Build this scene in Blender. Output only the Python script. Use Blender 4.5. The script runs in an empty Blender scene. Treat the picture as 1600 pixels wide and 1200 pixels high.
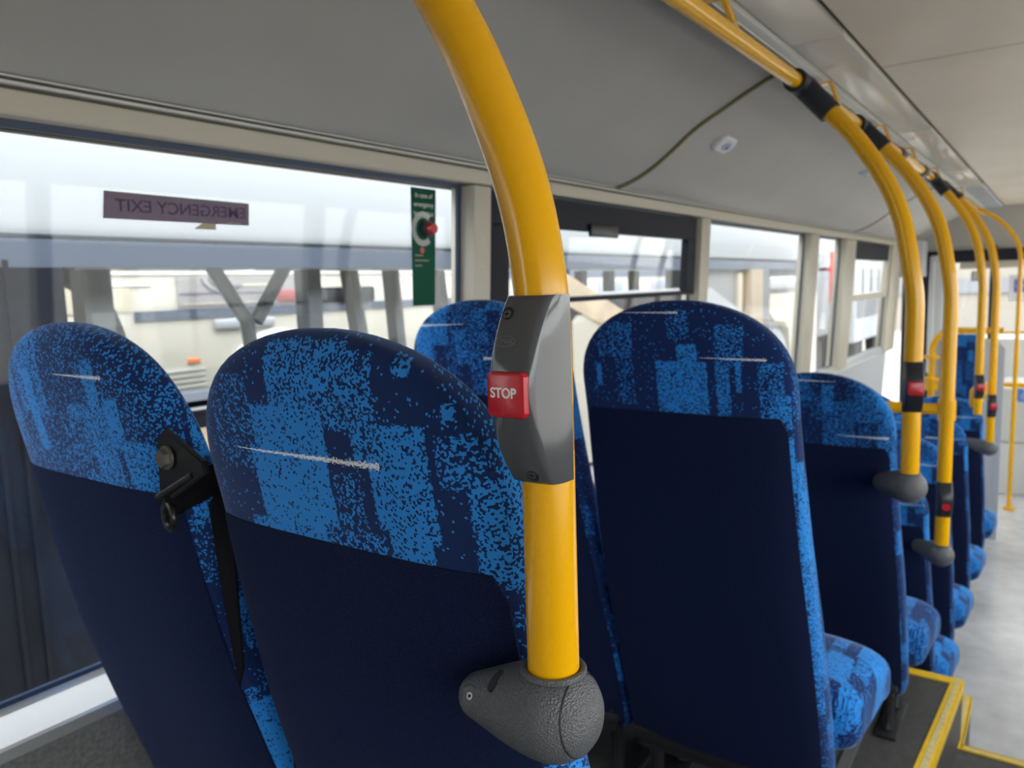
import bpy, bmesh, math, random
from mathutils import Vector, Matrix
random.seed(7)
C = bpy.context.scene.collection
sc = bpy.context.scene
PI = math.pi
H = 1.85                       # eye height above the low floor

# ------------------------------------------------------------------ helpers
def P(x, y, z):                # coordinates measured from the eye -> world
    return Vector((x, y, z + H))
CT, ST = math.cos(.055), math.sin(.055)
def W(x, y0, z0):              # leaning side wall (tumblehome): y0 out, z0 up along the wall
    return Vector((x, y0*CT - z0*ST, z0*CT + y0*ST + H))
YC = .07                       # centre line of the bus
def WR(x, y0, z0):
    v = W(x, y0, z0); return Vector((v.x, 2*YC - v.y, v.z))

def link(o, parent=None):
    C.objects.link(o)
    if parent is not None: o.parent = parent
    return o
def tag(o, label, cat, group=None, kind=None):
    if label: o['label'] = label
    if cat: o['category'] = cat
    if group: o['group'] = group
    if kind: o['kind'] = kind
    return o
def empty(name, loc, label, cat, group=None):
    o = bpy.data.objects.new(name, None); o.location = loc; o.empty_display_size = .05
    link(o); tag(o, label, cat, group); return o
def obj(name, bm, mat, parent=None, smooth=True, origin=None, angle=35):
    bmesh.ops.recalc_face_normals(bm, faces=bm.faces[:])
    me = bpy.data.meshes.new(name)
    off = None
    if parent is not None: off = parent.matrix_world.translation if False else Vector(parent_origin(parent))
    if origin is not None: off = Vector(origin)
    if off is not None:
        bmesh.ops.translate(bm, verts=bm.verts[:], vec=-off)
    bm.to_mesh(me); bm.free()
    if smooth:
        for p in me.polygons: p.use_smooth = True
        try: me.set_sharp_from_angle(angle=math.radians(angle))
        except Exception: pass
    for m in (mat if isinstance(mat, (list, tuple)) else [mat]): me.materials.append(m)
    o = bpy.data.objects.new(name, me)
    link(o, parent)
    if origin is not None and parent is None: o.location = origin
    return o
def parent_origin(p):
    v = Vector(p.location)
    q = p.parent
    while q is not None:
        v = v + Vector(q.location); q = q.parent
    return v
def struct(name, bm, mat, smooth=False, label=None):
    o = obj(name, bm, mat, None, smooth); o['kind'] = 'structure'
    o['label'] = label or name.replace('_', ' ')
    o['category'] = name.split('_')[0].split('.')[0]
    return o
def B(): return bmesh.new()
def quadbox(bm, pts):          # eight corners: bottom 4 (ccw), top 4
    v = [bm.verts.new(p) for p in pts]
    fs = []
    for f in ((3,2,1,0),(4,5,6,7),(0,1,5,4),(1,2,6,5),(2,3,7,6),(3,0,4,7)):
        fs.append(bm.faces.new([v[i] for i in f]))
    return v, fs
def box(bm, a, b, bev=0, seg=2, fn=None):
    x0,y0,z0 = [min(a[i],b[i]) for i in range(3)]; x1,y1,z1 = [max(a[i],b[i]) for i in range(3)]
    pts = [(x0,y0,z0),(x1,y0,z0),(x1,y1,z0),(x0,y1,z0),(x0,y0,z1),(x1,y0,z1),(x1,y1,z1),(x0,y1,z1)]
    if fn: pts = [fn(*p) for p in pts]
    v, fs = quadbox(bm, pts)
    if bev:
        es = list({e for f in fs for e in f.edges})
        bmesh.ops.bevel(bm, geom=es, offset=bev, segments=seg, affect='EDGES', profile=.5)
def wbox(bm, x0, x1, d0, d1, z0, z1, bev=0, R=False):
    box(bm, (x0,d0,z0), (x1,d1,z1), bev, 2, WR if R else W)
def tube(bm, pts, r, n=16, caps=True, rad=None):
    pts = [Vector(p) for p in pts]; m = len(pts)
    tang = []
    for i in range(m):
        a = pts[max(0,i-1)]; b = pts[min(m-1,i+1)]
        tang.append((b-a).normalized())
    t0 = tang[0]; up = Vector((0,0,1)) if abs(t0.z) < .9 else Vector((1,0,0))
    nrm = (up - t0*up.dot(t0)).normalized()
    rings = []
    for i in range(m):
        t = tang[i]; nrm = (nrm - t*nrm.dot(t)).normalized(); bn = t.cross(nrm)
        rr = rad[i] if rad else r
        rings.append([bm.verts.new(pts[i] + (nrm*math.cos(2*PI*k/n) + bn*math.sin(2*PI*k/n))*rr) for k in range(n)])
    for i in range(m-1):
        for k in range(n):
            bm.faces.new((rings[i][k], rings[i][(k+1)%n], rings[i+1][(k+1)%n], rings[i+1][k]))
    if caps:
        bm.faces.new(rings[0][::-1]); bm.faces.new(rings[-1])
def smooth_path(pts, sub=6):
    pts = [Vector(p) for p in pts]; out = []
    for i in range(len(pts)-1):
        p0 = pts[max(0,i-1)]; p1 = pts[i]; p2 = pts[i+1]; p3 = pts[min(len(pts)-1,i+2)]
        for k in range(sub):
            t = k/sub
            out.append(.5*((2*p1) + (p2-p0)*t + (2*p0-5*p1+4*p2-p3)*t*t + (3*p1-p0-3*p2+p3)*t**3))
    out.append(pts[-1]); return out
def prism(bm, poly, vec):      # poly: list of Vectors (planar), extruded by vec
    a = [bm.verts.new(Vector(p)) for p in poly]; b = [bm.verts.new(Vector(p)+Vector(vec)) for p in poly]
    n = len(a)
    bm.faces.new(a[::-1]); bm.faces.new(b)
    for i in range(n): bm.faces.new((a[i], a[(i+1)%n], b[(i+1)%n], b[i]))
def cyl(bm, c, axis, r, h, n=20, r2=None):
    axis = Vector(axis).normalized(); c = Vector(c)
    tube(bm, [c, c+axis*h], r, n, True, [r, r if r2 is None else r2])
def loft(bm, rings, cap=True, closed=True):
    vs = [[bm.verts.new(p) for p in r] for r in rings]
    n = len(vs[0])
    for i in range(len(vs)-1):
        for k in range(n if closed else n-1):
            bm.faces.new((vs[i][k], vs[i][(k+1)%n], vs[i+1][(k+1)%n], vs[i+1][k]))
    if cap:
        bm.faces.new(vs[0][::-1]); bm.faces.new(vs[-1])
    return vs
def text_bm(s, size, origin, xdir, ydir, depth=.0006, align='CENTER', spacing=1.0, bold=0.0):
    cu = bpy.data.curves.new('t', 'FONT'); cu.body = s; cu.size = size
    cu.align_x = align; cu.align_y = 'CENTER'; cu.extrude = depth; cu.space_character = spacing; cu.offset = bold
    o = bpy.data.objects.new('t', cu); C.objects.link(o)
    dg = bpy.context.evaluated_depsgraph_get()
    me = bpy.data.meshes.new_from_object(o.evaluated_get(dg))
    bm = B(); bm.from_mesh(me)
    bpy.data.objects.remove(o); bpy.data.curves.remove(cu); bpy.data.meshes.remove(me)
    xd = Vector(xdir); yd = Vector(ydir); zd = xd.normalized().cross(yd.normalized())
    M = Matrix(((xd.x,yd.x,zd.x,origin[0]),(xd.y,yd.y,zd.y,origin[1]),(xd.z,yd.z,zd.z,origin[2]),(0,0,0,1)))
    bm.transform(M); return bm
def dup(root, loc, label=None, group=None):
    r = root.copy(); C.objects.link(r); r.location = loc
    if label: r['label'] = label
    if group: r['group'] = group
    for ch in list(root.children):
        c = ch.copy(); C.objects.link(c); c.parent = r
        for g in list(ch.children):
            d = g.copy(); C.objects.link(d); d.parent = c
    return r
def interp(tab, x):
    if x <= tab[0][0]: return tab[0][1]
    for (a,b),(c,d) in zip(tab, tab[1:]):
        if x <= c: return b + (d-b)*(x-a)/(c-a)
    return tab[-1][1]

# ------------------------------------------------------------------ materials
def N(nt, t, **kw):
    n = nt.nodes.new(t)
    for k, v in kw.items():
        if k == 'ins':
            for i, val in v.items(): n.inputs[i].default_value = val
        else: setattr(n, k, v)
    return n
def mat(name, col, rough=.5, metal=0, bump=None, var=None, sheen=0, coat=0, spec=.5, trans=0):
    m = bpy.data.materials.new(name); m.use_nodes = True; nt = m.node_tree
    b = nt.nodes['Principled BSDF']
    b.inputs['Base Color'].default_value = (*col, 1); b.inputs['Roughness'].default_value = rough
    b.inputs['Metallic'].default_value = metal; b.inputs['Specular IOR Level'].default_value = spec
    if sheen:
        b.inputs['Sheen Weight'].default_value = sheen; b.inputs['Sheen Roughness'].default_value = .4
        b.inputs['Sheen Tint'].default_value = (.5,.65,1,1)
    if coat: b.inputs['Coat Weight'].default_value = coat; b.inputs['Coat Roughness'].default_value = .05
    tc = N(nt, 'ShaderNodeTexCoord')
    if bump:
        kind, scale, strength = bump
        if kind == 'voronoi':
            t = N(nt, 'ShaderNodeTexVoronoi'); t.inputs['Scale'].default_value = scale; out = t.outputs['Distance']
        else:
            t = N(nt, 'ShaderNodeTexNoise'); t.inputs['Scale'].default_value = scale; t.inputs['Detail'].default_value = 4; out = t.outputs['Fac']
        nt.links.new(tc.outputs['Object'], t.inputs['Vector'])
        bp = N(nt, 'ShaderNodeBump'); bp.inputs['Strength'].default_value = strength; bp.inputs['Distance'].default_value = .001
        nt.links.new(out, bp.inputs['Height']); nt.links.new(bp.outputs['Normal'], b.inputs['Normal'])
    if var:
        scale, amt = var
        t = N(nt, 'ShaderNodeTexNoise'); t.inputs['Scale'].default_value = scale; t.inputs['Detail'].default_value = 5
        nt.links.new(tc.outputs['Object'], t.inputs['Vector'])
        r = N(nt, 'ShaderNodeValToRGB')
        r.color_ramp.elements[0].position = .3; r.color_ramp.elements[1].position = .7
        r.color_ramp.elements[0].color = (*[max(0,c*(1-amt)) for c in col], 1); r.color_ramp.elements[1].color = (*[min(1,c*(1+amt)) for c in col], 1)
        nt.links.new(t.outputs['Fac'], r.inputs['Fac']); nt.links.new(r.outputs['Color'], b.inputs['Base Color'])
    return m
def glass_mat(name, tint=(.96,.97,.97), refl=1.0):
    m = bpy.data.materials.new(name); m.use_nodes = True; nt = m.node_tree
    nt.nodes.remove(nt.nodes['Principled BSDF']); out = nt.nodes['Material Output']
    t = N(nt, 'ShaderNodeBsdfTransparent'); t.inputs['Color'].default_value = (*tint, 1)
    g = N(nt, 'ShaderNodeBsdfGlossy'); g.inputs['Roughness'].default_value = .02
    f = N(nt, 'ShaderNodeLayerWeight'); f.inputs['Blend'].default_value = .5
    pw = N(nt, 'ShaderNodeMath', operation='POWER'); pw.inputs[1].default_value = 4.5; nt.links.new(f.outputs['Facing'], pw.inputs[0])
    mx = N(nt, 'ShaderNodeMixShader')
    mu = N(nt, 'ShaderNodeMath', operation='MULTIPLY_ADD'); mu.inputs[1].default_value = .45*refl; mu.inputs[2].default_value = .022
    nt.links.new(pw.outputs[0], mu.inputs[0]); nt.links.new(mu.outputs[0], mx.inputs[0])
    nt.links.new(t.outputs[0], mx.inputs[1]); nt.links.new(g.outputs[0], mx.inputs[2]); nt.links.new(mx.outputs[0], out.inputs['Surface'])
    return m
def film_mat(name, col, trans):  # printed film: part translucent, part diffuse
    m = bpy.data.materials.new(name); m.use_nodes = True; nt = m.node_tree
    nt.nodes.remove(nt.nodes['Principled BSDF']); out = nt.nodes['Material Output']
    d = N(nt, 'ShaderNodeBsdfDiffuse'); d.inputs['Color'].default_value = (*col, 1)
    t = N(nt, 'ShaderNodeBsdfTranslucent'); t.inputs['Color'].default_value = (*col, 1)
    mx = N(nt, 'ShaderNodeMixShader'); mx.inputs[0].default_value = trans
    nt.links.new(d.outputs[0], mx.inputs[1]); nt.links.new(t.outputs[0], mx.inputs[2]); nt.links.new(mx.outputs[0], out.inputs['Surface'])
    return m

LIGHT = (.028,.24,.68); NAVY = (.012,.027,.105)
def moquette(name, rects, lines, generic=None):
    """woven seat cloth: blocks of dithered light blue on navy, white worn streaks; uv in metres"""
    m = bpy.data.materials.new(name); m.use_nodes = True; nt = m.node_tree; L = nt.links
    b = nt.nodes['Principled BSDF']
    b.inputs['Roughness'].default_value = .9; b.inputs['Specular IOR Level'].default_value = .1
    b.inputs['Sheen Weight'].default_value = .5; b.inputs['Sheen Roughness'].default_value = .35; b.inputs['Sheen Tint'].default_value = (.45,.62,1,1)
    uv = N(nt, 'ShaderNodeUVMap'); uv.uv_map = 'UVMap'
    # slightly frayed block edges
    wn = N(nt, 'ShaderNodeTexWhiteNoise', noise_dimensions='2D')
    q = N(nt, 'ShaderNodeVectorMath', operation='SNAP'); q.inputs[1].default_value = (.002,.002,.002)
    L.new(uv.outputs[0], q.inputs[0]); L.new(q.outputs[0], wn.inputs['Vector'])
    js = N(nt, 'ShaderNodeVectorMath', operation='MULTIPLY_ADD'); js.inputs[1].default_value = (.003,.004,0); 
    L.new(wn.outputs['Color'], js.inputs[0]); L.new(uv.outputs[0], js.inputs[2])
    P_ = js.outputs[0]
    dens = N(nt, 'ShaderNodeValue'); dens.outputs[0].default_value = .03; cur = dens.outputs[0]
    if generic is not None:
        # random upright blocks
        sep = N(nt, 'ShaderNodeSeparateXYZ'); L.new(P_, sep.inputs[0])
        def cell(wx, hy, seed):
            cx = N(nt, 'ShaderNodeMath', operation='MULTIPLY_ADD'); cx.inputs[1].default_value = 1/wx; cx.inputs[2].default_value = seed
            L.new(sep.outputs[0], cx.inputs[0])
            fx = N(nt, 'ShaderNodeMath', operation='FLOOR'); L.new(cx.outputs[0], fx.inputs[0])
            w1 = N(nt, 'ShaderNodeTexWhiteNoise', noise_dimensions='1D'); L.new(fx.outputs[0], w1.inputs['W'])
            cy = N(nt, 'ShaderNodeMath', operation='MULTIPLY_ADD'); cy.inputs[1].default_value = 1/hy; L.new(sep.outputs[1], cy.inputs[0]); 
            sc_ = N(nt, 'ShaderNodeMath', operation='MULTIPLY'); sc_.inputs[1].default_value = 7.; L.new(w1.outputs['Value'], sc_.inputs[0]); L.new(sc_.outputs[0], cy.inputs[2])
            fy = N(nt, 'ShaderNodeMath', operation='FLOOR'); L.new(cy.outputs[0], fy.inputs[0])
            cb = N(nt, 'ShaderNodeCombineXYZ'); L.new(fx.outputs[0], cb.inputs[0]); L.new(fy.outputs[0], cb.inputs[1]); cb.inputs[2].default_value = seed
            w2 = N(nt, 'ShaderNodeTexWhiteNoise', noise_dimensions='3D'); L.new(cb.outputs[0], w2.inputs['Vector'])
            r = N(nt, 'ShaderNodeMapRange'); r.inputs['From Min'].default_value = .45; r.inputs['From Max'].default_value = 1.; r.inputs['To Min'].default_value = 0; r.inputs['To Max'].default_value = .95
            L.new(w2.outputs['Value'], r.inputs['Value']); return r.outputs[0]
        a = cell(.052, .13, generic); c = cell(.031, .075, generic+3.3)
        mx = N(nt, 'ShaderNodeMath', operation='MAXIMUM'); L.new(a, mx.inputs[0])
        c2 = N(nt, 'ShaderNodeMath', operation='MULTIPLY'); c2.inputs[1].default_value = .75; L.new(c, c2.inputs[0]); L.new(c2.outputs[0], mx.inputs[1])
        gen = mx.outputs[0]
        if rects:   # keep the generic blocks off the traced head area
            ab = N(nt, 'ShaderNodeMath', operation='ABSOLUTE'); L.new(sep.outputs[0], ab.inputs[0])
            g1 = N(nt, 'ShaderNodeMath', operation='GREATER_THAN'); g1.inputs[1].default_value = .205; L.new(ab.outputs[0], g1.inputs[0])
            g2 = N(nt, 'ShaderNodeMath', operation='LESS_THAN'); g2.inputs[1].default_value = -.235; L.new(sep.outputs[1], g2.inputs[0])
            g3 = N(nt, 'ShaderNodeMath', operation='MAXIMUM'); L.new(g1.outputs[0], g3.inputs[0]); L.new(g2.outputs[0], g3.inputs[1])
            g4 = N(nt, 'ShaderNodeMath', operation='MULTIPLY'); L.new(g3.outputs[0], g4.inputs[0]); L.new(gen, g4.inputs[1]); gen = g4.outputs[0]
        m2 = N(nt, 'ShaderNodeMath', operation='MAXIMUM'); L.new(cur, m2.inputs[0]); L.new(gen, m2.inputs[1]); cur = m2.outputs[0]
    def rect(u0, u1, d0, d1):
        sx, sy = 2/(u1-u0), 2/(d1-d0); cx, cy = (u0+u1)/2, -(d0+d1)/2
        a = N(nt, 'ShaderNodeVectorMath', operation='MULTIPLY_ADD'); a.inputs[1].default_value = (sx,sy,0); a.inputs[2].default_value = (-cx*sx,-cy*sy,0)
        L.new(P_, a.inputs[0])
        ab = N(nt, 'ShaderNodeVectorMath', operation='ABSOLUTE'); L.new(a.outputs[0], ab.inputs[0])
        s = N(nt, 'ShaderNodeSeparateXYZ'); L.new(ab.outputs[0], s.inputs[0])
        mx = N(nt, 'ShaderNodeMath', operation='MAXIMUM'); L.new(s.outputs[0], mx.inputs[0]); L.new(s.outputs[1], mx.inputs[1])
        lt = N(nt, 'ShaderNodeMath', operation='LESS_THAN'); lt.inputs[1].default_value = 1; L.new(mx.outputs[0], lt.inputs[0])
        return lt.outputs[0], a.outputs[0]
    for (u0,u1,d0,d1,de) in rects:
        k, _ = rect(u0,u1,d0,d1)
        mix = N(nt, 'ShaderNodeMix', data_type='FLOAT'); L.new(k, mix.inputs[0]); L.new(cur, mix.inputs[2]); mix.inputs[3].default_value = de
        cur = mix.outputs[0]
    vo = N(nt, 'ShaderNodeTexVoronoi', voronoi_dimensions='2D'); vo.inputs['Scale'].default_value = 470
    L.new(uv.outputs[0], vo.inputs['Vector'])
    sp = N(nt, 'ShaderNodeSeparateColor'); L.new(vo.outputs['Color'], sp.inputs[0])
    less = N(nt, 'ShaderNodeMath', operation='LESS_THAN'); L.new(sp.outputs[0], less.inputs[0]); L.new(cur, less.inputs[1])
    col = N(nt, 'ShaderNodeMix', data_type='RGBA'); col.inputs[6].default_value = (*NAVY,1); col.inputs[7].default_value = (*LIGHT,1)
    L.new(less.outputs[0], col.inputs[0]); c_out = col.outputs[2]
    for (u0,d0,u1,d1,th,flip) in lines:   # worn white streak growing from thin to thick
        Lh = math.hypot(u1-u0, d1-d0); ang = math.atan2(-(d1-d0), u1-u0)
        mp = N(nt, 'ShaderNodeMapping', vector_type='TEXTURE'); mp.inputs['Location'].default_value = (u0,-d0,0); mp.inputs['Rotation'].default_value = (0,0,ang)
        L.new(uv.outputs[0], mp.inputs[0])
        s = N(nt, 'ShaderNodeSeparateXYZ'); L.new(mp.outputs[0], s.inputs[0])
        t = N(nt, 'ShaderNodeMapRange'); t.inputs['From Min'].default_value = 0; t.inputs['From Max'].default_value = Lh
        t.inputs['To Min'].default_value = th*(1 if flip else .12); t.inputs['To Max'].default_value = th*(.12 if flip else 1); L.new(s.outputs[0], t.inputs['Value'])
        nz = N(nt, 'ShaderNodeTexNoise'); nz.inputs['Scale'].default_value = 520; L.new(uv.outputs[0], nz.inputs['Vector'])
        nm = N(nt, 'ShaderNodeMath', operation='MULTIPLY_ADD'); nm.inputs[1].default_value = 5.0; nm.inputs[2].default_value = -1.75; L.new(nz.outputs['Fac'], nm.inputs[0])
        tt = N(nt, 'ShaderNodeMath', operation='MULTIPLY'); L.new(t.outputs[0], tt.inputs[0]); L.new(nm.outputs[0], tt.inputs[1])
        ay = N(nt, 'ShaderNodeMath', operation='ABSOLUTE'); L.new(s.outputs[1], ay.inputs[0])
        k1 = N(nt, 'ShaderNodeMath', operation='LESS_THAN'); L.new(ay.outputs[0], k1.inputs[0]); L.new(tt.outputs[0], k1.inputs[1])
        cx = N(nt, 'ShaderNodeMath', operation='SUBTRACT'); cx.inputs[1].default_value = Lh/2; L.new(s.outputs[0], cx.inputs[0])
        ax = N(nt, 'ShaderNodeMath', operation='ABSOLUTE'); L.new(cx.outputs[0], ax.inputs[0])
        k2 = N(nt, 'ShaderNodeMath', operation='LESS_THAN'); k2.inputs[1].default_value = Lh/2; L.new(ax.outputs[0], k2.inputs[0])
        k = N(nt, 'ShaderNodeMath', operation='MULTIPLY'); L.new(k1.outputs[0], k.inputs[0]); L.new(k2.outputs[0], k.inputs[1])
        mm = N(nt, 'ShaderNodeMix', data_type='RGBA'); L.new(k.outputs[0], mm.inputs[0]); L.new(c_out, mm.inputs[6]); mm.inputs[7].default_value = (.78,.81,.86,1)
        c_out = mm.outputs[2]
    L.new(c_out, b.inputs['Base Color'])
    # fine upright rib of the weave
    wv = N(nt, 'ShaderNodeTexWave', bands_direction='X'); wv.inputs['Scale'].default_value = 260; wv.inputs['Distortion'].default_value = .6
    L.new(uv.outputs[0], wv.inputs['Vector'])
    bp = N(nt, 'ShaderNodeBump'); bp.inputs['Strength'].default_value = .25; bp.inputs['Distance'].default_value = .0006
    L.new(wv.outputs['Fac'], bp.inputs['Height']); L.new(bp.outputs[0], b.inputs['Normal'])
    return m

M = {}
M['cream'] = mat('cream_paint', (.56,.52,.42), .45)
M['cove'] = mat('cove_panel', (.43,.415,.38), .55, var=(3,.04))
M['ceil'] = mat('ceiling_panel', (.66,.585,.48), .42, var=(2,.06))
M['groove'] = mat('dark_groove', (.10,.085,.06), .7)
M['cord'] = mat('olive_cord', (.24,.19,.07), .5)
M['strip'] = mat('light_strip_cover', (.62,.60,.54), .22, spec=.6)
M['alu'] = mat('brushed_aluminium', (.72,.73,.73), .35, .7, bump=('noise', 60, .1))
M['alu_pale'] = mat('pale_anodised_trim', (.62,.62,.58), .4, .2)
M['carpet_grey'] = mat('grey_wall_lining', (.16,.16,.155), .95, bump=('noise', 300, .6), var=(120,.25))
M['rubber'] = mat('black_rubber', (.012,.014,.02), .55)
M['frit'] = mat('window_gasket', (.03,.05,.10), .3)
M['glass'] = glass_mat('bus_glass')
M['glass_dk'] = glass_mat('tinted_glass', (.80,.84,.88))
M['yellow'] = mat('yellow_pole_coating', (.90,.45,.0), .2, coat=.15)
M['yellow_trim'] = mat('yellow_nosing', (.80,.50,.01), .5, var=(40,.08))
M['yellow_worn'] = mat('yellow_nosing_grip', (.62,.50,.22), .8, bump=('noise', 200, .5), var=(60,.15))
M['grey_plastic'] = mat('grey_gloss_plastic', (.082,.086,.093), .12, coat=.3)
M['leather'] = mat('grey_grained_plastic', (.105,.107,.115), .33, bump=('voronoi', 620, .8))
M['black_plastic'] = mat('black_plastic', (.02,.022,.027), .35)
M['sleeve'] = mat('black_sleeve', (.018,.024,.034), .5)
M['red'] = mat('red_button_plastic', (.52,.008,.022), .28, coat=.2)
M['white_ink'] = mat('white_lettering', (.85,.85,.83), .5)
M['emboss'] = mat('embossed_plastic', (.15,.16,.165), .2)
M['steel'] = mat('steel_screw', (.30,.29,.27), .35, .8)
M['dark_hole'] = mat('dark_recess', (.010,.010,.010), .6)
M['belt'] = mat('black_belt_webbing', (.006,.006,.009), .9, bump=('noise', 400, .4), spec=.1)
M['black_steel'] = mat('black_painted_steel', (.012,.012,.013), .32)
M['bolt'] = mat('bolt_steel', (.22,.21,.19), .38, .7)
M['panel'] = mat('navy_back_cloth', (.009,.0145,.046), .95, bump=('noise', 900, .5), var=(500,.35), sheen=.05, spec=.06)
M['floor_low'] = mat('grey_speckled_floor', (.56,.555,.545), .25, var=(9,.12), bump=('noise', 60, .15))
M['floor_dark'] = mat('dark_grey_floor', (.055,.052,.05), .55, var=(40,.2), bump=('noise', 150, .3))
M['seat_frame'] = mat('seat_frame_black', (.014,.014,.016), .5)
M['track'] = mat('floor_track_grey', (.14,.14,.14), .4, .3)
M['blue_plastic'] = mat('blue_plastic', (.02,.08,.35), .4)
M['clip'] = mat('grey_blue_clip', (.35,.40,.52), .4)
M['white_plastic'] = mat('white_plastic', (.72,.73,.76), .35)
M['white_panel'] = mat('white_gloss_panel', (.72,.73,.70), .35)
M['pale_grey'] = mat('pale_grey_cover', (.52,.54,.57), .45)
M['dark_frame'] = mat('charcoal_frame', (.016,.018,.026), .6, spec=.2)
M['poster_white'] = mat('poster_white', (.80,.80,.85), .5)
M['poster_blue'] = mat('poster_blue', (.10,.14,.75), .5)
M['sticker_blue'] = mat('sticker_blue', (.12,.28,.80), .5)
M['green_film'] = film_mat('green_sticker_film', (.045,.17,.115), .5)
M['purple_film'] = film_mat('purple_sticker_film', (.33,.27,.33), .45)
M['purple_ink'] = film_mat('purple_sticker_ink', (.23,.15,.27), .45)
M['buff_film'] = film_mat('torn_sticker_edge', (.55,.52,.40), .4)
# outside
M['bus_white'] = mat('white_bus_paint', (.43,.455,.48), .45)
M['bus_dark'] = mat('charcoal_bus_panel', (.012,.014,.021), .6, var=(4,.4), spec=.15)
M['bus_band'] = mat('tinted_cantrail', (.075,.095,.135), .4)
M['bus_slate'] = mat('slate_pillar', (.26,.27,.285), .4)
M['bus_ledge'] = mat('grey_ledge', (.22,.24,.29), .35)
M['silver'] = mat('silver_line', (.6,.62,.66), .3, .4)
M['tan_vinyl'] = mat('tan_perforated_vinyl', (.50,.40,.27), .6, var=(6,.15), bump=('voronoi', 300, .4))
M['beam'] = mat('buff_stripe_vinyl', (.50,.39,.27), .6, var=(5,.22))
M['cream_body'] = mat('ivory_bus_paint', (.56,.52,.44), .4)
M['cream_body2'] = mat('pale_ivory_panel', (.55,.49,.37), .45)
M['pale_body'] = mat('pale_grey_bus_paint', (.36,.35,.32), .45)
M['advert'] = mat('grey_advert', (.30,.27,.27), .5, var=(3,.2))
M['advert_line'] = mat('slate_advert_line', (.12,.13,.17), .5)
M['advert_red'] = mat('red_advert_patch', (.36,.10,.10), .5)
M['orange'] = mat('orange_reflector', (.85,.22,.05), .4)
M['wheel'] = mat('grey_wheel', (.38,.39,.42), .5)
M['tyre'] = mat('tyre_rubber', (.02,.02,.02), .8)
M['tarmac'] = mat('pale_concrete', (.30,.28,.25), .85, var=(.6,.12))
M['truck_red'] = mat('lorry_red', (.45,.03,.03), .4)
M['sign_yellow'] = mat('sign_yellow', (.85,.62,.05), .5)
M['sign_pink'] = mat('sign_pink', (.75,.30,.32), .5)
M['build'] = mat('pale_render', (.24,.22,.19), .8)
M['build_grey'] = mat('grey_cladding', (.17,.175,.19), .7)
M['tan_post'] = mat('tan_timber', (.42,.33,.24), .7)

# cloth variants: rectangles (u0,u1,d0,d1,density) in metres from the middle of the head
rB = [(-.048,.058,.008,.070,.62),(-.150,-.080,.042,.138,.24),(-.080,.022,.070,.115,.86),(-.092,.018,.114,.205,.90),(.024,.055,.068,.086,.45),
      (.056,.090,.016,.118,.55),(.074,.082,.016,.030,.02),(.072,.096,.105,.175,.82),(.088,.140,.077,.182,.72),(.082,.130,.176,.212,.82),(.022,.056,.126,.205,.32),
      (.148,.186,.084,.128,.42),(.150,.225,.030,.084,.12),(.172,.225,.118,.215,.62),(.110,.126,.020,.036,.75),(-.118,-.090,.190,.206,.75),(.156,.166,.058,.070,.9),(-.004,.076,.182,.210,.45),(.186,.205,.07,.118,.2)]
rA = [(-.2,.2,.0,.21,.22),(-.100,-.070,.004,.095,.9),(-.118,-.040,.008,.120,.55),(-.095,-.070,.060,.17,.92),(-.197,-.135,.04,.165,.5),(.070,.097,.043,.110,.82),(.012,.105,.100,.205,.68),(.105,.132,.088,.150,.85),(-.010,.05,.12,.18,.45),(.15,.22,.075,.15,.3),(.12,.20,.14,.21,.75),(-.07,.05,.17,.19,.3)]
rC = [(-.150,-.075,.035,.100,.28),(-.157,-.146,.113,.157,.8),(-.113,-.078,.085,.190,.22),(-.010,.035,.015,.067,.25),(.010,.047,.075,.134,.72),(-.032,.063,.106,.200,.74),(.080,.128,.040,.112,.40),(.078,.102,.112,.200,.62),(.113,.122,.105,.158,.7),(.150,.190,.105,.210,.40),(.17,.2,.16,.22,.6)]
M['moqB'] = moquette('moquette_dotted_blocks', rB, [(-.116,.119,.084,.1175,.0034,False)], 2.7)
M['moqA'] = moquette('moquette_window_seat', rA, [(-.010,.0645,.110,.0655,.0026,False),(-.21,.05,-.175,.052,.003,True)], 11.4)
M['moqC'] = moquette('moquette_dim_blocks', rC, [(-.104,.021,.0125,.0218,.0018,False),(.0496,.1002,.1634,.1022,.0024,False)], 5.1)
M['moq1'] = moquette('moquette_blocks_pale', [], [(-.19,.055,-.02,.05,.0035,True),(.02,.122,.2,.122,.0035,True)], 17.3)
M['moq2'] = moquette('moquette_blocks_dark', [], [(-.10,.02,.06,.022,.003,True),(.06,.172,.19,.174,.0035,False)], 23.9)

# ------------------------------------------------------------------ camera, world
cam = bpy.data.cameras.new('camera'); co = bpy.data.objects.new('camera', cam); link(co)
Rm = Matrix(((.5790,-.1200,.8060),(-.8150,-.0460,.5780),(-.0320,-.9920,-.1240)))
right = Vector((Rm[0][0],Rm[1][0],Rm[2][0])).normalized(); fwd = Vector((Rm[0][2],Rm[1][2],Rm[2][2])); fwd = (fwd - right*fwd.dot(right)).normalized()
up = right.cross(fwd)
co.matrix_world = Matrix(((right.x,up.x,-fwd.x,0),(right.y,up.y,-fwd.y,0),(right.z,up.z,-fwd.z,H),(0,0,0,1)))
cam.sensor_width = 36; cam.lens = 27; cam.clip_start = .02; cam.clip_end = 300
cam.dof.use_dof = True; cam.dof.focus_distance = .62; cam.dof.aperture_fstop = 8.5
sc.camera = co
w = bpy.data.worlds.new('overcast'); sc.world = w; w.use_nodes = True; nt = w.node_tree
bg = nt.nodes['Background']; tc = N(nt, 'ShaderNodeTexCoord'); sx = N(nt, 'ShaderNodeSeparateXYZ'); nt.links.new(tc.outputs['Generated'], sx.inputs[0])
rp = N(nt, 'ShaderNodeValToRGB'); nt.links.new(sx.outputs[2], rp.inputs[0])
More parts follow.
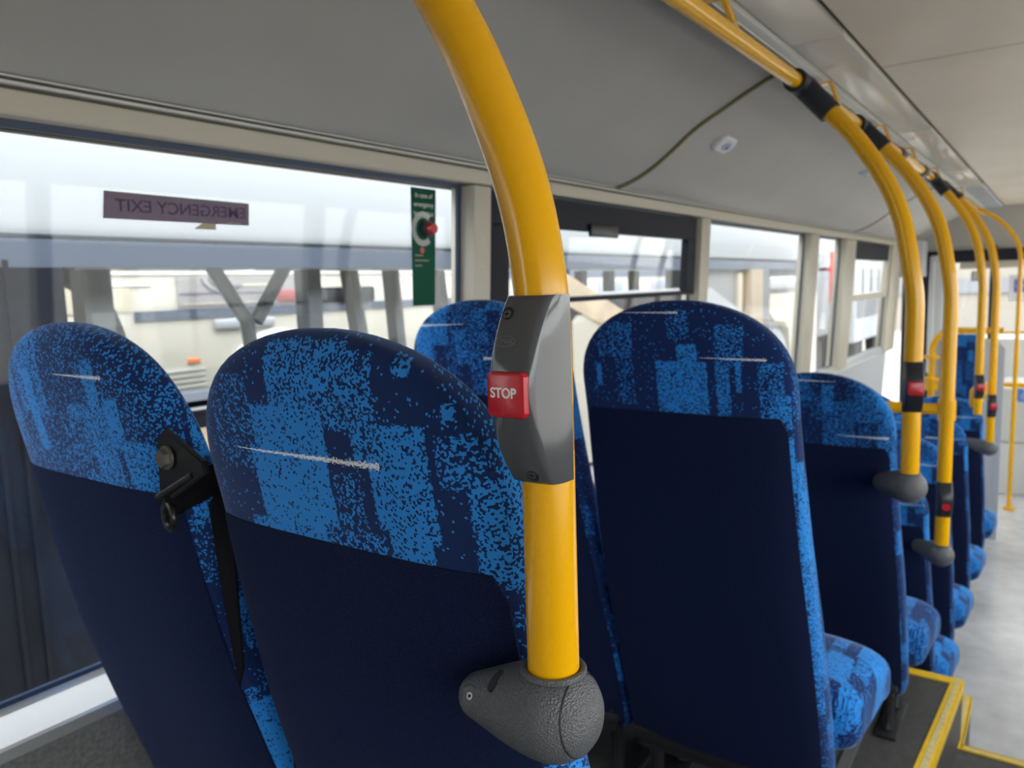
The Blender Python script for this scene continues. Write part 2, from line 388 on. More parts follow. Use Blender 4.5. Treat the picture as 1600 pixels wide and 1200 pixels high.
rp.color_ramp.elements[0].position = 0; rp.color_ramp.elements[0].color = (.88,.88,.86,1)
rp.color_ramp.elements[1].position = .8; rp.color_ramp.elements[1].color = (1.36,1.42,1.48,1)
nt.links.new(rp.outputs[0], bg.inputs[0]); bg.inputs[1].default_value = 3.0
sc.view_settings.view_transform = 'Standard'; sc.view_settings.look = 'None'; sc.view_settings.exposure = .85; sc.view_settings.gamma = 1
sc.view_settings.use_curve_mapping = False

exec_order = []
# ------------------------------------------------------------------ seats
XR = [(0,0),(.1,.014),(.2,.033),(.3,.050),(.45,.080),(.6,.122),(.75,.172),(1.03,.255)]
TH = [(0,.060),(.15,.082),(.35,.098),(.6,.115),(1.03,.125)]
HW = [(0,.205),(.2,.2025),(.35,.208),(.6,.219),(.85,.223),(1.03,.222)]
def smoothtab(tab, x):       # smoothed lookup
    return (interp(tab, x-.03) + 2*interp(tab, x) + interp(tab, x+.03))/4
def seat_section(dz):
    xr, t, w_ = smoothtab(XR, dz), smoothtab(TH, dz), smoothtab(HW, dz)
    if dz < .17: w_ *= max(.0, 1-(1-dz/.17)**2.5)**.5
    s = 1.
    if dz < .055: s = max(.0, 1-(1-dz/.055)**2.2)**.5
    w_ *= 1
    if dz > .96:
        k = 1-(dz-.96)/.07; w_ *= .90+.10*max(0,1-(1-k)**2)**.5; s *= .70+.3*max(0,1-(1-k)**2)**.5
    return xr + t/2, t/2*s, max(w_, .004)
def rear_x(dz, yy):           # rear surface x at lateral offset yy (yy = +/- from middle)
    cx, h, w_ = seat_section(dz); k = min(1, abs(yy)/w_)
    return cx - h*(1-k**3.6)**(1/3.6)
def back_mesh(bm):
    uvl = bm.loops.layers.uv.new('UVMap'); n = 72
    dzs = [.17*(1-math.cos(a*PI/2/16)) for a in range(1,17)] + [.17+(1.03-.17)*k/48 for k in range(1,49)]
    dzs = [.0008,.0025] + dzs[1:]
    rings, uvs = [], []
    for dz in dzs:
        cx, h, w_ = seat_section(dz); ring, us = [], []
        h = max(h, .004)
        for k in range(n+1):
            a = 2*PI*k/n - PI
            c, s = math.cos(a), math.sin(a); e = 2/3.6
            X = cx - h*math.copysign(abs(c)**e, c); Y = -w_*math.copysign(abs(s)**e, s)
            ring.append(Vector((X, Y, -dz)))
        acc = [0]
        for k in range(1, n+1): acc.append(acc[-1] + (ring[k]-ring[k-1]).length)
        us = [a_-acc[n//2] for a_ in acc]
        # near the dome keep u tied to the lateral offset so the blocks run over the crown
        us = [(-ring[k].y if abs(us[k]) < w_ else us[k]) for k in range(n+1)]
        rings.append(ring); uvs.append([(u_, -dz) for u_ in us])
    vs = [[bm.verts.new(p) for p in r[:-1]] for r in rings]
    for i in range(len(vs)-1):
        for k in range(n):
            f = bm.faces.new((vs[i][k], vs[i][(k+1)%n], vs[i+1][(k+1)%n], vs[i+1][k]))
            for l, (ii,kk) in zip(f.loops, ((i,k),(i,k+1),(i+1,k+1),(i+1,k))): l[uvl].uv = uvs[ii][kk]
    f = bm.faces.new(vs[0][::-1]); g = bm.faces.new(vs[-1])
    for l in f.loops: l[uvl].uv = (-l.vert.co.y, 0)
    for l in g.loops: l[uvl].uv = (-l.vert.co.y, -.98)
def panel_mesh(bm):
    rows, cols = 34, 26; grid = []
    for i in range(-1, rows+2):
        dz = .203 + (1.028-.203)*min(max(i,0),rows)/rows; _, _, w_ = seat_section(dz); row = []
        ins = .012
        top = max(0, 1-(dz-.203)/.03); ins += .010*top**2
        for j in range(-1, cols+2):
            yy = (w_-ins)*(2*min(max(j,0),cols)/cols-1)
            off = -.003 if (0 <= i <= rows and 0 <= j <= cols) else .006
            row.append(bm.verts.new((rear_x(dz, yy)+off, -yy, -dz)))
        grid.append(row)
    for i in range(len(grid)-1):
        for j in range(len(grid[0])-1): bm.faces.new((grid[i][j], grid[i][j+1], grid[i+1][j+1], grid[i+1][j]))
def cushion_mesh(bm, sh, sy=0):
    uvl = bm.loops.layers.uv.new('UVMap'); n = 40; rings = []; m = 20
    for i in range(m+1):
        t = i/m; x = .33 + .37*t
        ztop = -.805 - .010*t - .075*max(0,(t-.6)/.4)**2.4; thick = .165 + .01*t - .07*max(0,(t-.75)/.25)**2
        w_ = .208 + .010*math.sin(PI*min(1,t*1.1)*.5)
        s = 1.
        if t < .1: s = .75+.25*math.sin(t/.1*PI/2)
        if t > .82: s = max(.05, 1-((t-.82)/.18)**2.6)**.5
        zc = ztop - thick/2; ring = []
        for k in range(n):
            a = 2*PI*k/n; c, sn = math.cos(a), math.sin(a); e = 2/3.4
            ring.append(Vector((x, sy + w_*(.55+.45*s)*math.copysign(abs(c)**e,c), zc + thick/2*s*math.copysign(abs(sn)**e,sn))))
        rings.append(ring)
    vs = loft(bm, rings)
    for f in bm.faces:
        for l in f.loops: l[uvl].uv = (-l.vert.co.y + sh, -l.vert.co.x + (l.vert.co.z+.7)*.9)
def seat(name, x0, yc, T, floor, cloth, label, group, anchor=0):
    root = empty(name, P(x0, yc, T), label, 'seat', group)
    o = Vector(root.location)
    def add(nm, bm, m, par=root, **k):
        bmesh.ops.translate(bm, verts=bm.verts[:], vec=o); return obj(nm, bm, m, par, **k)
    b = B(); back_mesh(b); add('backrest', b, cloth, angle=60)
    b = B(); panel_mesh(b); add('back_panel', b, M['panel'], angle=60)['label'] = 'plain dark navy cloth panel on the back'
    b = B(); cushion_mesh(b, .13, -.052 if yc < .8 else 0); add('cushion', b, cloth if cloth in (M['moq1'],M['moq2']) else M['moq1'], angle=60)
    fz = floor - T        # floor relative to the seat top
    b = B(); box(b, (.24,-.20,-1.00), (.58,.20,-.975), .006); box(b, (.245,-.19,-1.02),(.275,.19,-.99), .004); box(b,(.245,-.19,-1.0),(.275,-.16,-.90),.004); box(b,(.245,.16,-1.0),(.275,.19,-.90),.004)
    add('seat_frame', b, M['seat_frame'])
    for s in (-.17, .17):
        b = B(); tube(b, smooth_path([(.30,s,-.985),(.30,s,-1.0),(.30,s,fz+.05),(.29,s,fz+.012)],5), .016, 10); box(b,(.25,s-.03,fz),(.49,s+.03,fz+.012),.003)
        tube(b, smooth_path([(.52,s,-.985),(.50,s,-1.01),(.46,s,fz+.06),(.44,s,fz+.012)],5), .016, 10)
        add('leg', b, M['seat_frame'])
    if anchor:
        s = anchor   # black shoulder-belt anchor at the outer edge of the back
        y = s*(.233 if x0 < 1 else .178); x = rear_x(.165, .18)
        b = B(); poly = [Vector((x-.016,y-s*.030,-.130)),Vector((x-.016,y-s*.012,-.118)),Vector((x-.012,y+s*.050,-.150)),Vector((x-.012,y+s*.052,-.163)),Vector((x-.016,y-s*.022,-.205)),Vector((x-.016,y-s*.034,-.200))]
        prism(b, poly, (.007,0,0)); bmesh.ops.bevel(b, geom=b.edges[:], offset=.0015, segments=2, affect='EDGES')
        an = add('belt_anchor', b, M['black_steel'])
        b = B(); cyl(b, (x-.016,y-s*.010,-.150), (-1,-s*.05,0), .0135, .003, 24); cyl(b, (x-.019,y-s*.010,-.150), (-1,-s*.05,0), .0105, .006, 6)
        add('bolt', b, M['bolt'], an)['label'] = 'steel hexagon bolt head'
        b = B(); pts = [(x-.016+.004*math.cos(a), y-s*.018+.016*math.cos(a)*1.0, -.218+.014*math.sin(a)) for a in [2*PI*k/20 for k in range(21)]]
        tube(b, pts, .0042, 10); add('belt_loop', b, M['black_steel'], an)
        b = B(); tube(b, [(x-.02,y-s*.03,-.197),(x-.012,y+s*.03,-.166)], .004, 10); add('guide_bar', b, M['black_steel'], an)
    return root
BCF = -1.20; DF = -1.42
seats = {}
G = 'blue patterned passenger seats'
seats['B'] = seat('bus_seat', .435, .55, -.030, BCF, M['moqB'], 'nearest aisle seat behind the big yellow pole, white streak across its head', G)
seats['A'] = seat('bus_seat', .435, 1.022, -.024, BCF, M['moqA'], 'nearest window seat at far left with a bolted black belt anchor', G, anchor=-1)
seats['C'] = seat('bus_seat', 1.25, .556, -.030, BCF, M['moqC'], 'tall dark aisle seat in the middle, right of the grey stop bell', G)
seats['AW'] = seat('bus_seat', 1.25, 1.0, -.022, BCF, M['moq1'], 'bright blue window seat under the green sticker, behind the nearest aisle seat', G, anchor=-1)
seats['D'] = seat('bus_seat', 2.20, .552, -.262, DF, M['moq2'], 'lower dark aisle seat just beyond the tall middle one, left of the second pole', G)
seats['DW'] = seat('bus_seat', 2.20, 1.0, -.262, DF, M['moq1'], 'window seat hidden behind the tall dark middle seat', G)
row = [('E', 2.92, -.68, 'aisle seat just past the yellow edged step, below the foot of the third pole'),
       ('F', 3.55, -.672, 'low floor aisle seat whose rounded top shows left of the third pole'),
       ('G', 4.30, -.695, 'low floor aisle seat whose rounded edge shows right of the third pole'),
       ('K', 5.25, -.735, 'frontmost aisle seat with the grey bracket of the fifth pole at its shoulder')]
EW = None
for i, (k, x, T, lab) in enumerate(row):
    if i == 0: seats[k] = seat('bus_seat', x, .55, T, -H, M['moq1'], lab, G)
    else:
        d = dup(seats['E'], P(x, .55, T), lab, G); seats[k] = d
        seats[k]['label'] = lab
    wl = ['first window seat on the low floor, behind the yellow guard rail', 'second window seat on the low floor, counted from the step', 'third window seat on the low floor, counted from the step', 'frontmost window seat, nearest the yellow hoop rail'][i]
    if EW is None: EW = seat('bus_seat', x, 1.0, T, -H, M['moq1'], wl, G)
    else: dup(EW, P(x, 1.0, T), wl, G)

# belt webbing and reel cover between the two nearest seats
t = empty('seat_belt', P(.47, .775, -.20), 'black seat belt webbing and reel cover hanging between the two nearest seats', 'seat belt')
b = B(); pa = smooth_path([P(.452,.803,-.226),P(.475,.790,-.215),P(.53,.778,-.200),P(.60,.772,-.205),P(.66,.770,-.30),P(.70,.770,-.46)],6)
prev = None
for p in pa:
    row_ = [b.verts.new(p+Vector(d)) for d in ((0,.004,.016),(0,-.004,-.016),(.003,-.004,-.017),(.003,.004,.017))]
    if prev:
        for k in range(4): b.faces.new((prev[k],prev[(k+1)%4],row_[(k+1)%4],row_[k]))
    else: b.faces.new(row_[::-1])
    prev = row_
b.faces.new(prev); obj('webbing', b, M['belt'], t)
b = B(); prism(b, [P(.500,.799,-.240),P(.500,.768,-.205),P(.500,.757,-.29),P(.500,.757,-.43),P(.500,.768,-.455),P(.500,.786,-.34)], (.003,0,0)); obj('hanging_webbing', b, M['belt'], t)
b = B(); prism(b, [P(.575,.788,-.235),P(.575,.780,-.205),P(.575,.762,-.21),P(.575,.760,-.60),P(.575,.775,-.62),P(.575,.786,-.40)], (.10,0,0)); obj('reel_cover', b, M['belt'], t, angle=20)

# ------------------------------------------------------------------ stop bell units and poles
def stop_unit(name, loc, label, dark=False, sc_z=1., rad=.02, rot=0.0, full=True):
    root = empty(name, loc, label, 'stop button', 'stop bell units on the poles')
    o = Vector(loc)
    hw = rad*.985; hh = .0675*sc_z
    ca, sa = math.cos(rot), math.sin(rot)
    def T(f, s, z):         # f towards the rear of the bus (-x), s towards the aisle (-y)
        X, Y = -f, -s
        return o + Vector((X*ca - Y*sa, X*sa + Y*ca, z))
    def fr(z): 
        k = abs(z)/hh; return .022 + .0255*(1-k**2.0)
    body = M['grey_plastic'] if not dark else M['black_plastic']
    b = B(); rings = []; n = 28
    zs = [-hh, -hh+.0008] + [-hh + 2*hh*k/30 for k in range(1,30)] + [hh-.0008, hh]
    for i, z in enumerate(zs):
        F = fr(z); ins = .0015 if i in (0, len(zs)-1) else 0
        ring = []
        prof = [(-.002,-hw-.0012),(.006,-hw-.0012),(F*.5,-hw-.0005),(F-.006,-hw+.001)]
        for q in range(6):
            a = PI/2*q/5; prof.append((F-.006+.006*math.sin(a)-ins, -hw+.001+.006*(1-math.cos(a))))
        prof.append((F+.0012-ins, -.006)); prof.append((F+.0012-ins, .006))
        for q in range(6):
            a = PI/2*q/5; prof.append((F-.006+.006*math.cos(a)-ins, hw-.001-.006*(1-math.sin(a))))
        prof += [(F-.006,hw-.001),(F*.5,hw+.0005),(.006,hw+.0012),(-.002,hw+.0012)]
        rings.append([T(f,s,z) for f,s in prof])
    loft(b, rings); h = obj('housing', b, body, root, angle=45)
    def rsq(bm, w_, hgt, r, z0, f0, f1, bev=.0022):
        pts = []
        for cx_, cz_, a0 in ((w_-r,hgt-r,0),(-w_+r,hgt-r,PI/2),(-w_+r,-hgt+r,PI),(w_-r,-hgt+r,1.5*PI)):
            for q in range(7):
                a = a0+PI/2*q/6; pts.append((cx_+r*math.cos(a), cz_+r*math.sin(a)))
        loft(bm, [[T(f0,s,z0+z) for s,z in pts],[T(f1-bev,s,z0+z) for s,z in pts],[T(f1-bev*.3,s*(1-bev*.25/w_),z0+z*(1-bev*.25/hgt)) for s,z in pts],[T(f1,s*(1-bev/w_),z0+z*(1-bev/hgt)) for s,z in pts]])
    zb = .0005*sc_z; F = fr(zb)
    if full:
        b = B(); rsq(b, .0158, .0158, .004, zb, F-.012, F+.0042); bt = obj('button', b, M['red'], root, angle=45); bt['label'] = 'red square push button'
        b = text_bm('STOP', .0098, T(F+.0043, -.0015, zb+.0012), T(0,.92,0)-T(0,0,0), Vector((0,0,1)), .0002, bold=.00022)
        obj('lettering', b, M['white_ink'], bt, smooth=False)['label'] = 'white word STOP'
        b = B(); 
        for q in range(3): cyl(b, T(F+.0038, (-.0006 if q!=1 else .0004), zb-.0075-.0014*q), T(1,0,0)-T(0,0,0), .0005, .0008, 8)
        obj('braille_dots', b, M['red'], bt)
        for nm_, s, z in (('screw',-.0095,hh-.013),('screw',.0055,-hh+.0085)):
            f = fr(z); k = (fr(z+.001)-fr(z-.001))/.002
            nrm = (T(1,0,-k*1.0)-T(0,0,0)).normalized()
            b = B(); cyl(b, T(f-.001,s,z), nrm, .0047, .0026, 20)
            sr = obj('screw_recess', b, M['dark_hole'], root)
            b = B(); cyl(b, T(f+.0012,s,z)+nrm*.0002, nrm, .0032, .0008, 16); c0 = T(f+.0012,s,z)+nrm*.0011
            obj('screw', b, M['bolt'], sr)
            sd = (T(0,1,0)-T(0,0,0)).normalized(); ud = nrm.cross(sd)
            b = B()
            for d1, d2 in ((sd,ud),(ud,sd)):
                v = [c0+d1*.0022*i_+d2*.0005*j_ for i_,j_ in ((-1,-1),(1,-1),(1,1),(-1,1))]; prism(b, v, nrm*.0002)
            obj('screw_slot', b, M['dark_hole'], sr, smooth=False)
        # embossed oval maker's mark
        z = hh-.031; f = fr(z)+.0010; k = -(fr(z+.002)-fr(z-.002))/.004
        updir = (T(-k,0,1)-T(0,0,0)).normalized(); sd = (T(0,1,0)-T(0,0,0)).normalized(); c0 = T(f+.0003,-.006,z)
        b = B(); tube(b, [c0+sd*.0085*math.cos(a)+updir*.0038*math.sin(a) for a in [2*PI*q/32 for q in range(33)]], .00028, 6, False)
        e = obj('oval_emblem', b, M['emboss'], root)
        e['label'] = 'raised oval maker emblem'
        b = text_bm('GMAK', .0050, c0+sd.cross(updir)*.0002, sd, updir, .0002); obj('emblem_lettering', b, M['emboss'], e, smooth=False)
    else:
        b = B()
        if dark == 'round':
            cyl(b, T(fr(-.02)-.002,0,-.016), T(1,0,0)-T(0,0,0), .0125, .006, 24)
            bt = obj('button', b, M['red'], root); bt['label'] = 'round red push button'
        else:
            rsq(b, .0178, .0165, .004, zb, F-.012, F+.005); bt = obj('button', b, M['red'], root); bt['label'] = 'red square push button'
            b = text_bm('STOP', .010, T(F+.0052,0,zb), T(0,.92,0)-T(0,0,0), Vector((0,0,1)), .0002); obj('lettering', b, M['red'], bt, smooth=False)
    return root

POLE = [(-.078,0),(-.03,.004),(.061,.019),(.125,.032),(.186,.052),(.24,.078),(.291,.108),(.345,.146),(.394,.188),(.44,.232),(.478,.273)]
POLE1 = [(-.078,0),(-.02,.001),(.032,.007),(.078,.018),(.125,.036),(.172,.058),(.215,.082),(.26,.110),(.31,.143),(.36,.176),(.41,.212),(.478,.259)]
def pole(x, y, zb, r, label, tip, top_y=.565, sleeve=True, bracket=True, grain=1., prof_=POLE, fat=.0150):
    root = empty('grab_pole', P(x, y, zb), label, 'grab pole', 'yellow poles from seats to the ceiling rail')
    pts = [P(x,y,zb-.02), P(x,y,zb+.1), P(x,y,zb+.2)] + ([P(x,y,-.2)] if zb < -.35 else []) + [P(x,y,-.12)]
    sc_ = (top_y - y)/.275 if prof_ is POLE else 1.
    curve = smooth_path([P(x, y+d*sc_, z) for z,d in prof_], 5)
    b = B(); tube(b, pts + curve, r, 40); obj('tube', b, M['yellow'], root)
    if sleeve:
        b = B(); cyl(b, P(x-.065, .565, .49), (1,0,0), r+.007, .125, 24); q0_ = P(x, y+prof_[-3][1]*sc_+.016, prof_[-3][0]+.016); cyl(b, q0_, P(x,.565,.49)-q0_, r+.007, (P(x,.565,.49)-q0_).length, 24)
        obj('clamp_sleeve', b, M['sleeve'], root)['label'] = 'black clamp sleeve at the ceiling rail'
    if bracket:
        tip = Vector(tip); c = P(x, y+.000, zb-.041); ax = (tip-c); Lg = ax.length; ax.normalize()
        b = B(); path, rad = [], []
        R0, R1 = .0385*grain, fat*grain
        for k in range(40):
            t = k/39; s = -R0 + t*(Lg + R0 + R1)
            if s < 0: rr = math.sqrt(max(0, R0*R0-s*s))
            else:
                u = s/(Lg+R1); sm = u*u*(3-2*u); rr = R0 + (R1-R0)*(sm*.45+u*u*.35+u*.20)
                e = (s-Lg+.0)/R1
                if e > 0: rr *= math.sqrt(max(0,1-e*e))
            path.append(c + ax*s); rad.append(max(rr, .0006))
        tube(b, path, .01, 40, True, rad)
        br = obj('bracket', b, M['leather'], root, angle=60); br['label'] = 'grey grained plastic bracket clamping the pole to the seat'
        b = B(); pts_ = [P(x+(r+.0030)*math.cos(a), y+(r+.0030)*math.sin(a), zb-.007) for a in [2*PI*k/40 for k in range(41)]]
        tube(b, pts_, .0028, 10, False)
        obj('collar', b, M['leather'], br)
        return root, br, c, ax, Lg
    return root, None, None, None, None

p1, br, c, ax, Lg = pole(.47, .306, -.285, .0200, 'big yellow pole in the foreground clamped to the nearest aisle seat', P(.470,.383,-.336), prof_=POLE1, fat=.0150)
# screw, slot and joint line on the near bracket
camp = Vector((0,0,H))
def on_bracket(s, rr, turn, lift=.0):
    q = c + ax*s; v = (camp-q); v = (v - ax*v.dot(ax)).normalized(); u = ax.cross(v)
    n_ = (v*math.cos(turn)+u*math.sin(turn)).normalized(); return q + n_*(rr+lift), n_
def brad(s_):
    u = s_/(Lg+.0150); sm = u*u*(3-2*u); return .0385 + (.0150-.0385)*(sm*.45+u*u*.35+u*.20)
p, n_ = on_bracket(Lg*.86, brad(Lg*.86), -.10)
b = B(); cyl(b, p-n_*.002, n_, .0075, .0028, 24); sr = obj('screw_recess', b, M['black_plastic'], br)
b = B(); cyl(b, p+n_*.0006, n_, .0030, .0008, 20); sr2 = obj('screw', b, M['steel'], sr)
b = B(); cyl(b, p+n_*.0014, n_, .0015, .0004, 6)
sr2['label'] = 'steel screw head'
o_ = obj('screw_socket', b, M['dark_hole'], sr)
p, n_ = on_bracket(Lg*.52, brad(Lg*.52), .42); t_ = (Vector((0,0,1))-n_*n_.z).normalized(); u_ = n_.cross(t_)
b = B(); ring = [p - n_*.004 + t_*.0098*math.cos(a) + u_*.0042*math.sin(a) for a in [2*PI*k/24 for k in range(24)]]
prism(b, ring, n_*.0048); obj('oval_slot', b, M['dark_hole'], br)['label'] = 'dark oval slot'
b = B(); q0 = c - ax*.024
vv = (camp-q0); vv = (vv-ax*vv.dot(ax)).normalized(); uu = ax.cross(vv)
rj = math.sqrt(.0385**2-.024**2)
tube(b, [q0 + (vv*math.cos(a)+uu*math.sin(a))*(rj-.0004) for a in [2*PI*k/48 for k in range(49)]], .0009, 6, False)
obj('joint_line', b, M['dark_hole'], br)
stop_unit('stop_bell', P(.47,.306,-.073), 'grey stop bell housing with red STOP button on the foreground pole', rad=.0200)
pole(2.10, .290, -.485, .0215, 'second yellow pole, clamped to the lower aisle seat beyond the tall one', P(2.225,.372,-.552), grain=1.08, fat=.021)
stop_unit('stop_bell', P(2.10,.290,-.272), 'black stop bell with square red button on the second yellow pole', dark=True, sc_z=.92, rad=.0215, rot=.3, full=False)
pole(2.80, .285, -.878, .0215, 'third yellow pole, reaching lowest with its foot near the yellow edged step', P(2.94,.372,-.945), grain=1.0, fat=.020)
stop_unit('stop_bell', P(2.80,.285,-.728), 'black and grey bell with round red button low on the third yellow pole', dark='round', sc_z=.85, rad=.0215, rot=.3, full=False)
pole(4.55, .325, -.70, .020, 'fourth yellow pole, standing on a yellow block joint beyond the low floor seats', P(4.6,.4,-1.8), bracket=False)
stop_unit('stop_bell', P(4.55,.325,-.575), 'small dark stop bell on the fourth yellow pole', dark=True, sc_z=.9, rad=.020, rot=.3, full=False)
pole(5.05, .295, -.95, .020, 'fifth yellow pole, clamped to the frontmost aisle seat', P(5.20,.45,-.985), grain=1.1)
stop_unit('stop_bell', P(5.05,.295,-.745), 'small dark stop bell on the fifth yellow pole by the frontmost seat', dark=True, sc_z=.95, rad=.020, rot=.3, full=False)
# front pole near the windscreen
t = empty('grab_pole', P(7.0,.262,-H), 'thin far yellow pole before the windscreen', 'grab pole')
b = B(); tube(b, [P(7.0,.262,-H),P(7.0,.262,.06)] + smooth_path([P(7.0,.268,.14),P(7.0,.29,.22),P(7.0,.34,.31),P(7.0,.42,.40),P(7.0,.52,.47),P(7.0,.60,.50)],5), .0165, 16); obj('tube', b, M['yellow'], t)
b = B(); cyl(b, P(7.0,.262,-H), (0,0,1), .04, .02, 20); obj('floor_flange', b, M['yellow'], t)
# ceiling rail
t = empty('ceiling_handrail', P(0,.565,.49), 'long yellow handrail running along the ceiling edge above the seats', 'handrail')
b = B(); tube(b, [P(-1.4,.565,.49),P(2,.565,.49),P(7.6,.565,.49)], .0185, 28); obj('tube', b, M['yellow'], t)
for x in (-.6, .5, 1.60, 2.50, 3.35, 4.0, 4.85, 6.1):
    b = B(); prism(b, [P(x-.017,.556,.500),P(x-.017,.566,.505),P(x-.017,.592,.572),P(x-.017,.650,.572),P(x-.017,.650,.577),P(x-.017,.584,.577)], (.034,0,0))
    obj('mounting_strap', b, M['yellow'], t)
for x in (3.55, 4.2, 5.75):
    b = B(); cyl(b, P(x-.04,.565,.49), (1,0,0), .025, .08, 24); obj('clamp_sleeve', b, M['sleeve'], t)['label'] = 'black clamp sleeve'
# guard rail across the step
t = empty('guard_rail', P(2.80,.285,-.435), 'yellow guard rail running from the third pole towards the window', 'guard rail')
b = B(); tube(b, [P(2.80,.3085,-.435),P(2.80,1.22,-.435)], .0185, 20); obj('tube', b, M['yellow'], t)
b = B(); cyl(b, P(2.80,.285,-.468), (0,0,1), .0265, .066, 24); obj('clamp', b, M['yellow'], t)
# ------------------------------------------------------------------ setting
XB, XF = -1.7, 8.6            # back and front ends of the saloon
b = B(); box(b, (2.93,-1.06,-.06), (XF,1.30,0)); struct('floor', b, M['floor_low'], label='grey speckled low floor of the aisle')
# raised floors (rear): middle step and seat platforms
b = B(); box(b, (XB,-1.06,-.06), (2.93,.50,H-1.64)); box(b, (2.93,.215,0), (3.30,.60,H-1.64)); struct('floor', b, M['floor_dark'], label='dark grey middle step of the aisle')
b = B(); prism(b, [Vector((XB,.36,H-1.70)),Vector((2.2,.255,H-1.70)),Vector((2.965,.22,H-1.70)),Vector((2.965,1.30,H-1.70)),Vector((XB,1.30,H-1.70))], (0,0,.28)); struct('floor', b, M['floor_dark'], label='dark grey seat platform with yellow edge')
b = B(); box(b, (XB,.345,H-1.43), (1.86,1.30,H+BCF)); struct('floor', b, M['floor_dark'], label='raised rear seat platform')
b = B(); box(b, (XB,-1.06,H-1.7), (2.93,-.20,H+DF)); struct('floor', b, M['floor_dark'], label='right hand seat platform')
ti = [0]
def trim(b, m, label=None, smooth=False):
    ti[0] += 1; return struct('trim_%d' % ti[0], b, m, smooth, label)
z = H-1.42
b = B(); prism(b, [Vector((2.965,.22,z)),Vector((2.965,.62,z)),Vector((2.925,.62,z)),Vector((2.925,.255,z)),Vector((2.2,.295,z)),Vector((2.2,.255,z))], (0,0,.004))
box(b, (2.965,.22,z-.035), (2.969,.62,z+.004)); prism(b, [Vector((2.969,.216,z-.035)),Vector((2.2,.251,z-.035)),Vector((2.2,.255,z-.035)),Vector((2.969,.220,z-.035))], (0,0,.039))
trim(b, M['yellow_trim'], 'yellow nosing round the seat platform')
b = B(); prism(b, [Vector((2.96,.226,z+.004)),Vector((2.96,.240,z+.004)),Vector((2.2,.281,z+.004)),Vector((2.2,.261,z+.004))], (0,0,.0015)); trim(b, M['yellow_worn'], 'worn buff grip strip on the platform nosing')
z = H-1.64
b = B(); box(b, (2.90,-1.0,z), (2.934,.212,z+.004)); box(b, (2.930,-1.0,z-.03), (2.934,.212,z+.004)); trim(b, M['yellow_trim'], 'yellow nosing across the aisle step')
b = B(); box(b, (2.905,-1.0,z+.004), (2.918,.20,z+.0055)); trim(b, M['yellow_worn'], 'worn buff grip strip across the aisle step')
b = B(); box(b, (2.90,.212,z), (3.30,.245,z+.004)); box(b, (2.90,.2105,z-.03), (3.304,.2145,z+.004)); box(b, (3.30,.212,z-.03), (3.304,.60,z+.004)); trim(b, M['yellow_trim'], 'yellow nosing on the small step corner')
b = B(); box(b, (2.91,.222,z+.004), (3.29,.234,z+.0055)); trim(b, M['yellow_worn'], 'worn buff grip strip on the small step')
for y in (.44, .80):
    b = B(); box(b, (XB,y,H+BCF), (1.85,y+.03,H+BCF+.01)); trim(b, M['track'], 'grey seat track in the rear platform')
    b = B(); box(b, (1.88,y,H+DF), (2.90,y+.03,H+DF+.01)); trim(b, M['track'], 'grey seat track in the lower platform')

# ---- left wall: lining, sill, pillars, header
def fz(zw): return (zw-H-1.27*ST)/CT
b = B(); wbox(b, XB, 2.95, 1.25, 1.31, fz(0), -.765); struct('wall_left', b, M['carpet_grey'], label='grey textured lining of the left wall under the windows')
b = B(); wbox(b, 2.95, 7.7, 1.25, 1.31, fz(0), -.765); struct('wall_left', b, M['pale_grey'], label='pale lining of the left wall on the low floor')
b = B()
sec = [(.0,-.765),(-.012,-.762),(-.014,-.742),(-.010,-.738),(.034,-.712),(.045,-.700),(.055,-.700),(.055,-.765)]
loft(b, [[W(XB,d+1.25,zz) for d,zz in sec],[W(7.6,d+1.25,zz) for d,zz in sec]]); trim(b, M['alu'], 'bright aluminium window sill')
# header strip
b = B(); wbox(b, XB, 8.1, 1.25, 1.33, .2005, .238, .004); trim(b, M['cream'], 'cream strip above the left windows')
b = B(); wbox(b, XB, 8.1, 1.235, 1.25, .2405, .2450); wbox(b, XB, 8.1, 1.236, 1.25, .2500, .2530); trim(b, M['alu_pale'], 'thin pale bead under the ceiling cove')
b = B(); wbox(b, XB, 8.1, 1.249, 1.26, .236, .262); trim(b, M['groove'], 'shadow gap under the ceiling cove')
# pillars (front faces at y0 1.25, windows set back at 1.30)
pil = [(1.592,1.664),(3.135,3.234),(4.875,5.061),(5.80,6.117),(7.62,8.10)]
for i, (a, c_) in enumerate(pil):
    b = B(); wbox(b, a, c_, 1.25, 1.33, -.765, .197, .004); struct('wall_left', b, M['cream'], True, label='cream window pillar, number %s from the back' % ['one','two','three','four','five'][i])
b = B()
for zz in (-.01, .06): cyl(b, W(1.628,1.2505,zz), (0,-1,0), .004, .0015, 12)
trim(b, M['alu_pale'], 'small screw caps on the nearest pillar')
# glazing
wins = [(XB,1.592),(1.664,3.135),(3.234,4.875),(5.061,5.80),(6.117,7.62)]
for i, (a, c_) in enumerate(wins):
    b = B(); wbox(b, a+.004, c_-.004, 1.300, 1.305, -.70, .235); g = struct('window_%d' % (i+1), b, M['glass'], label='left side window pane number %d from the back' % (i+1))
    b = B(); fr_ = .03
    z1, z0 = .188, -.715
    wbox(b, a+.004, c_-.004, 1.292, 1.3, z1, .225); wbox(b, a+.004, c_-.004, 1.292, 1.3, -.725, z0+.02)
    if i > 0: wbox(b, a+.004, a+.012, 1.292, 1.3, z0, z1)
    wbox(b, c_-.018, c_-.004, 1.292, 1.3, z0, z1)
    o = obj('gasket', b, M['frit'], g, smooth=False)
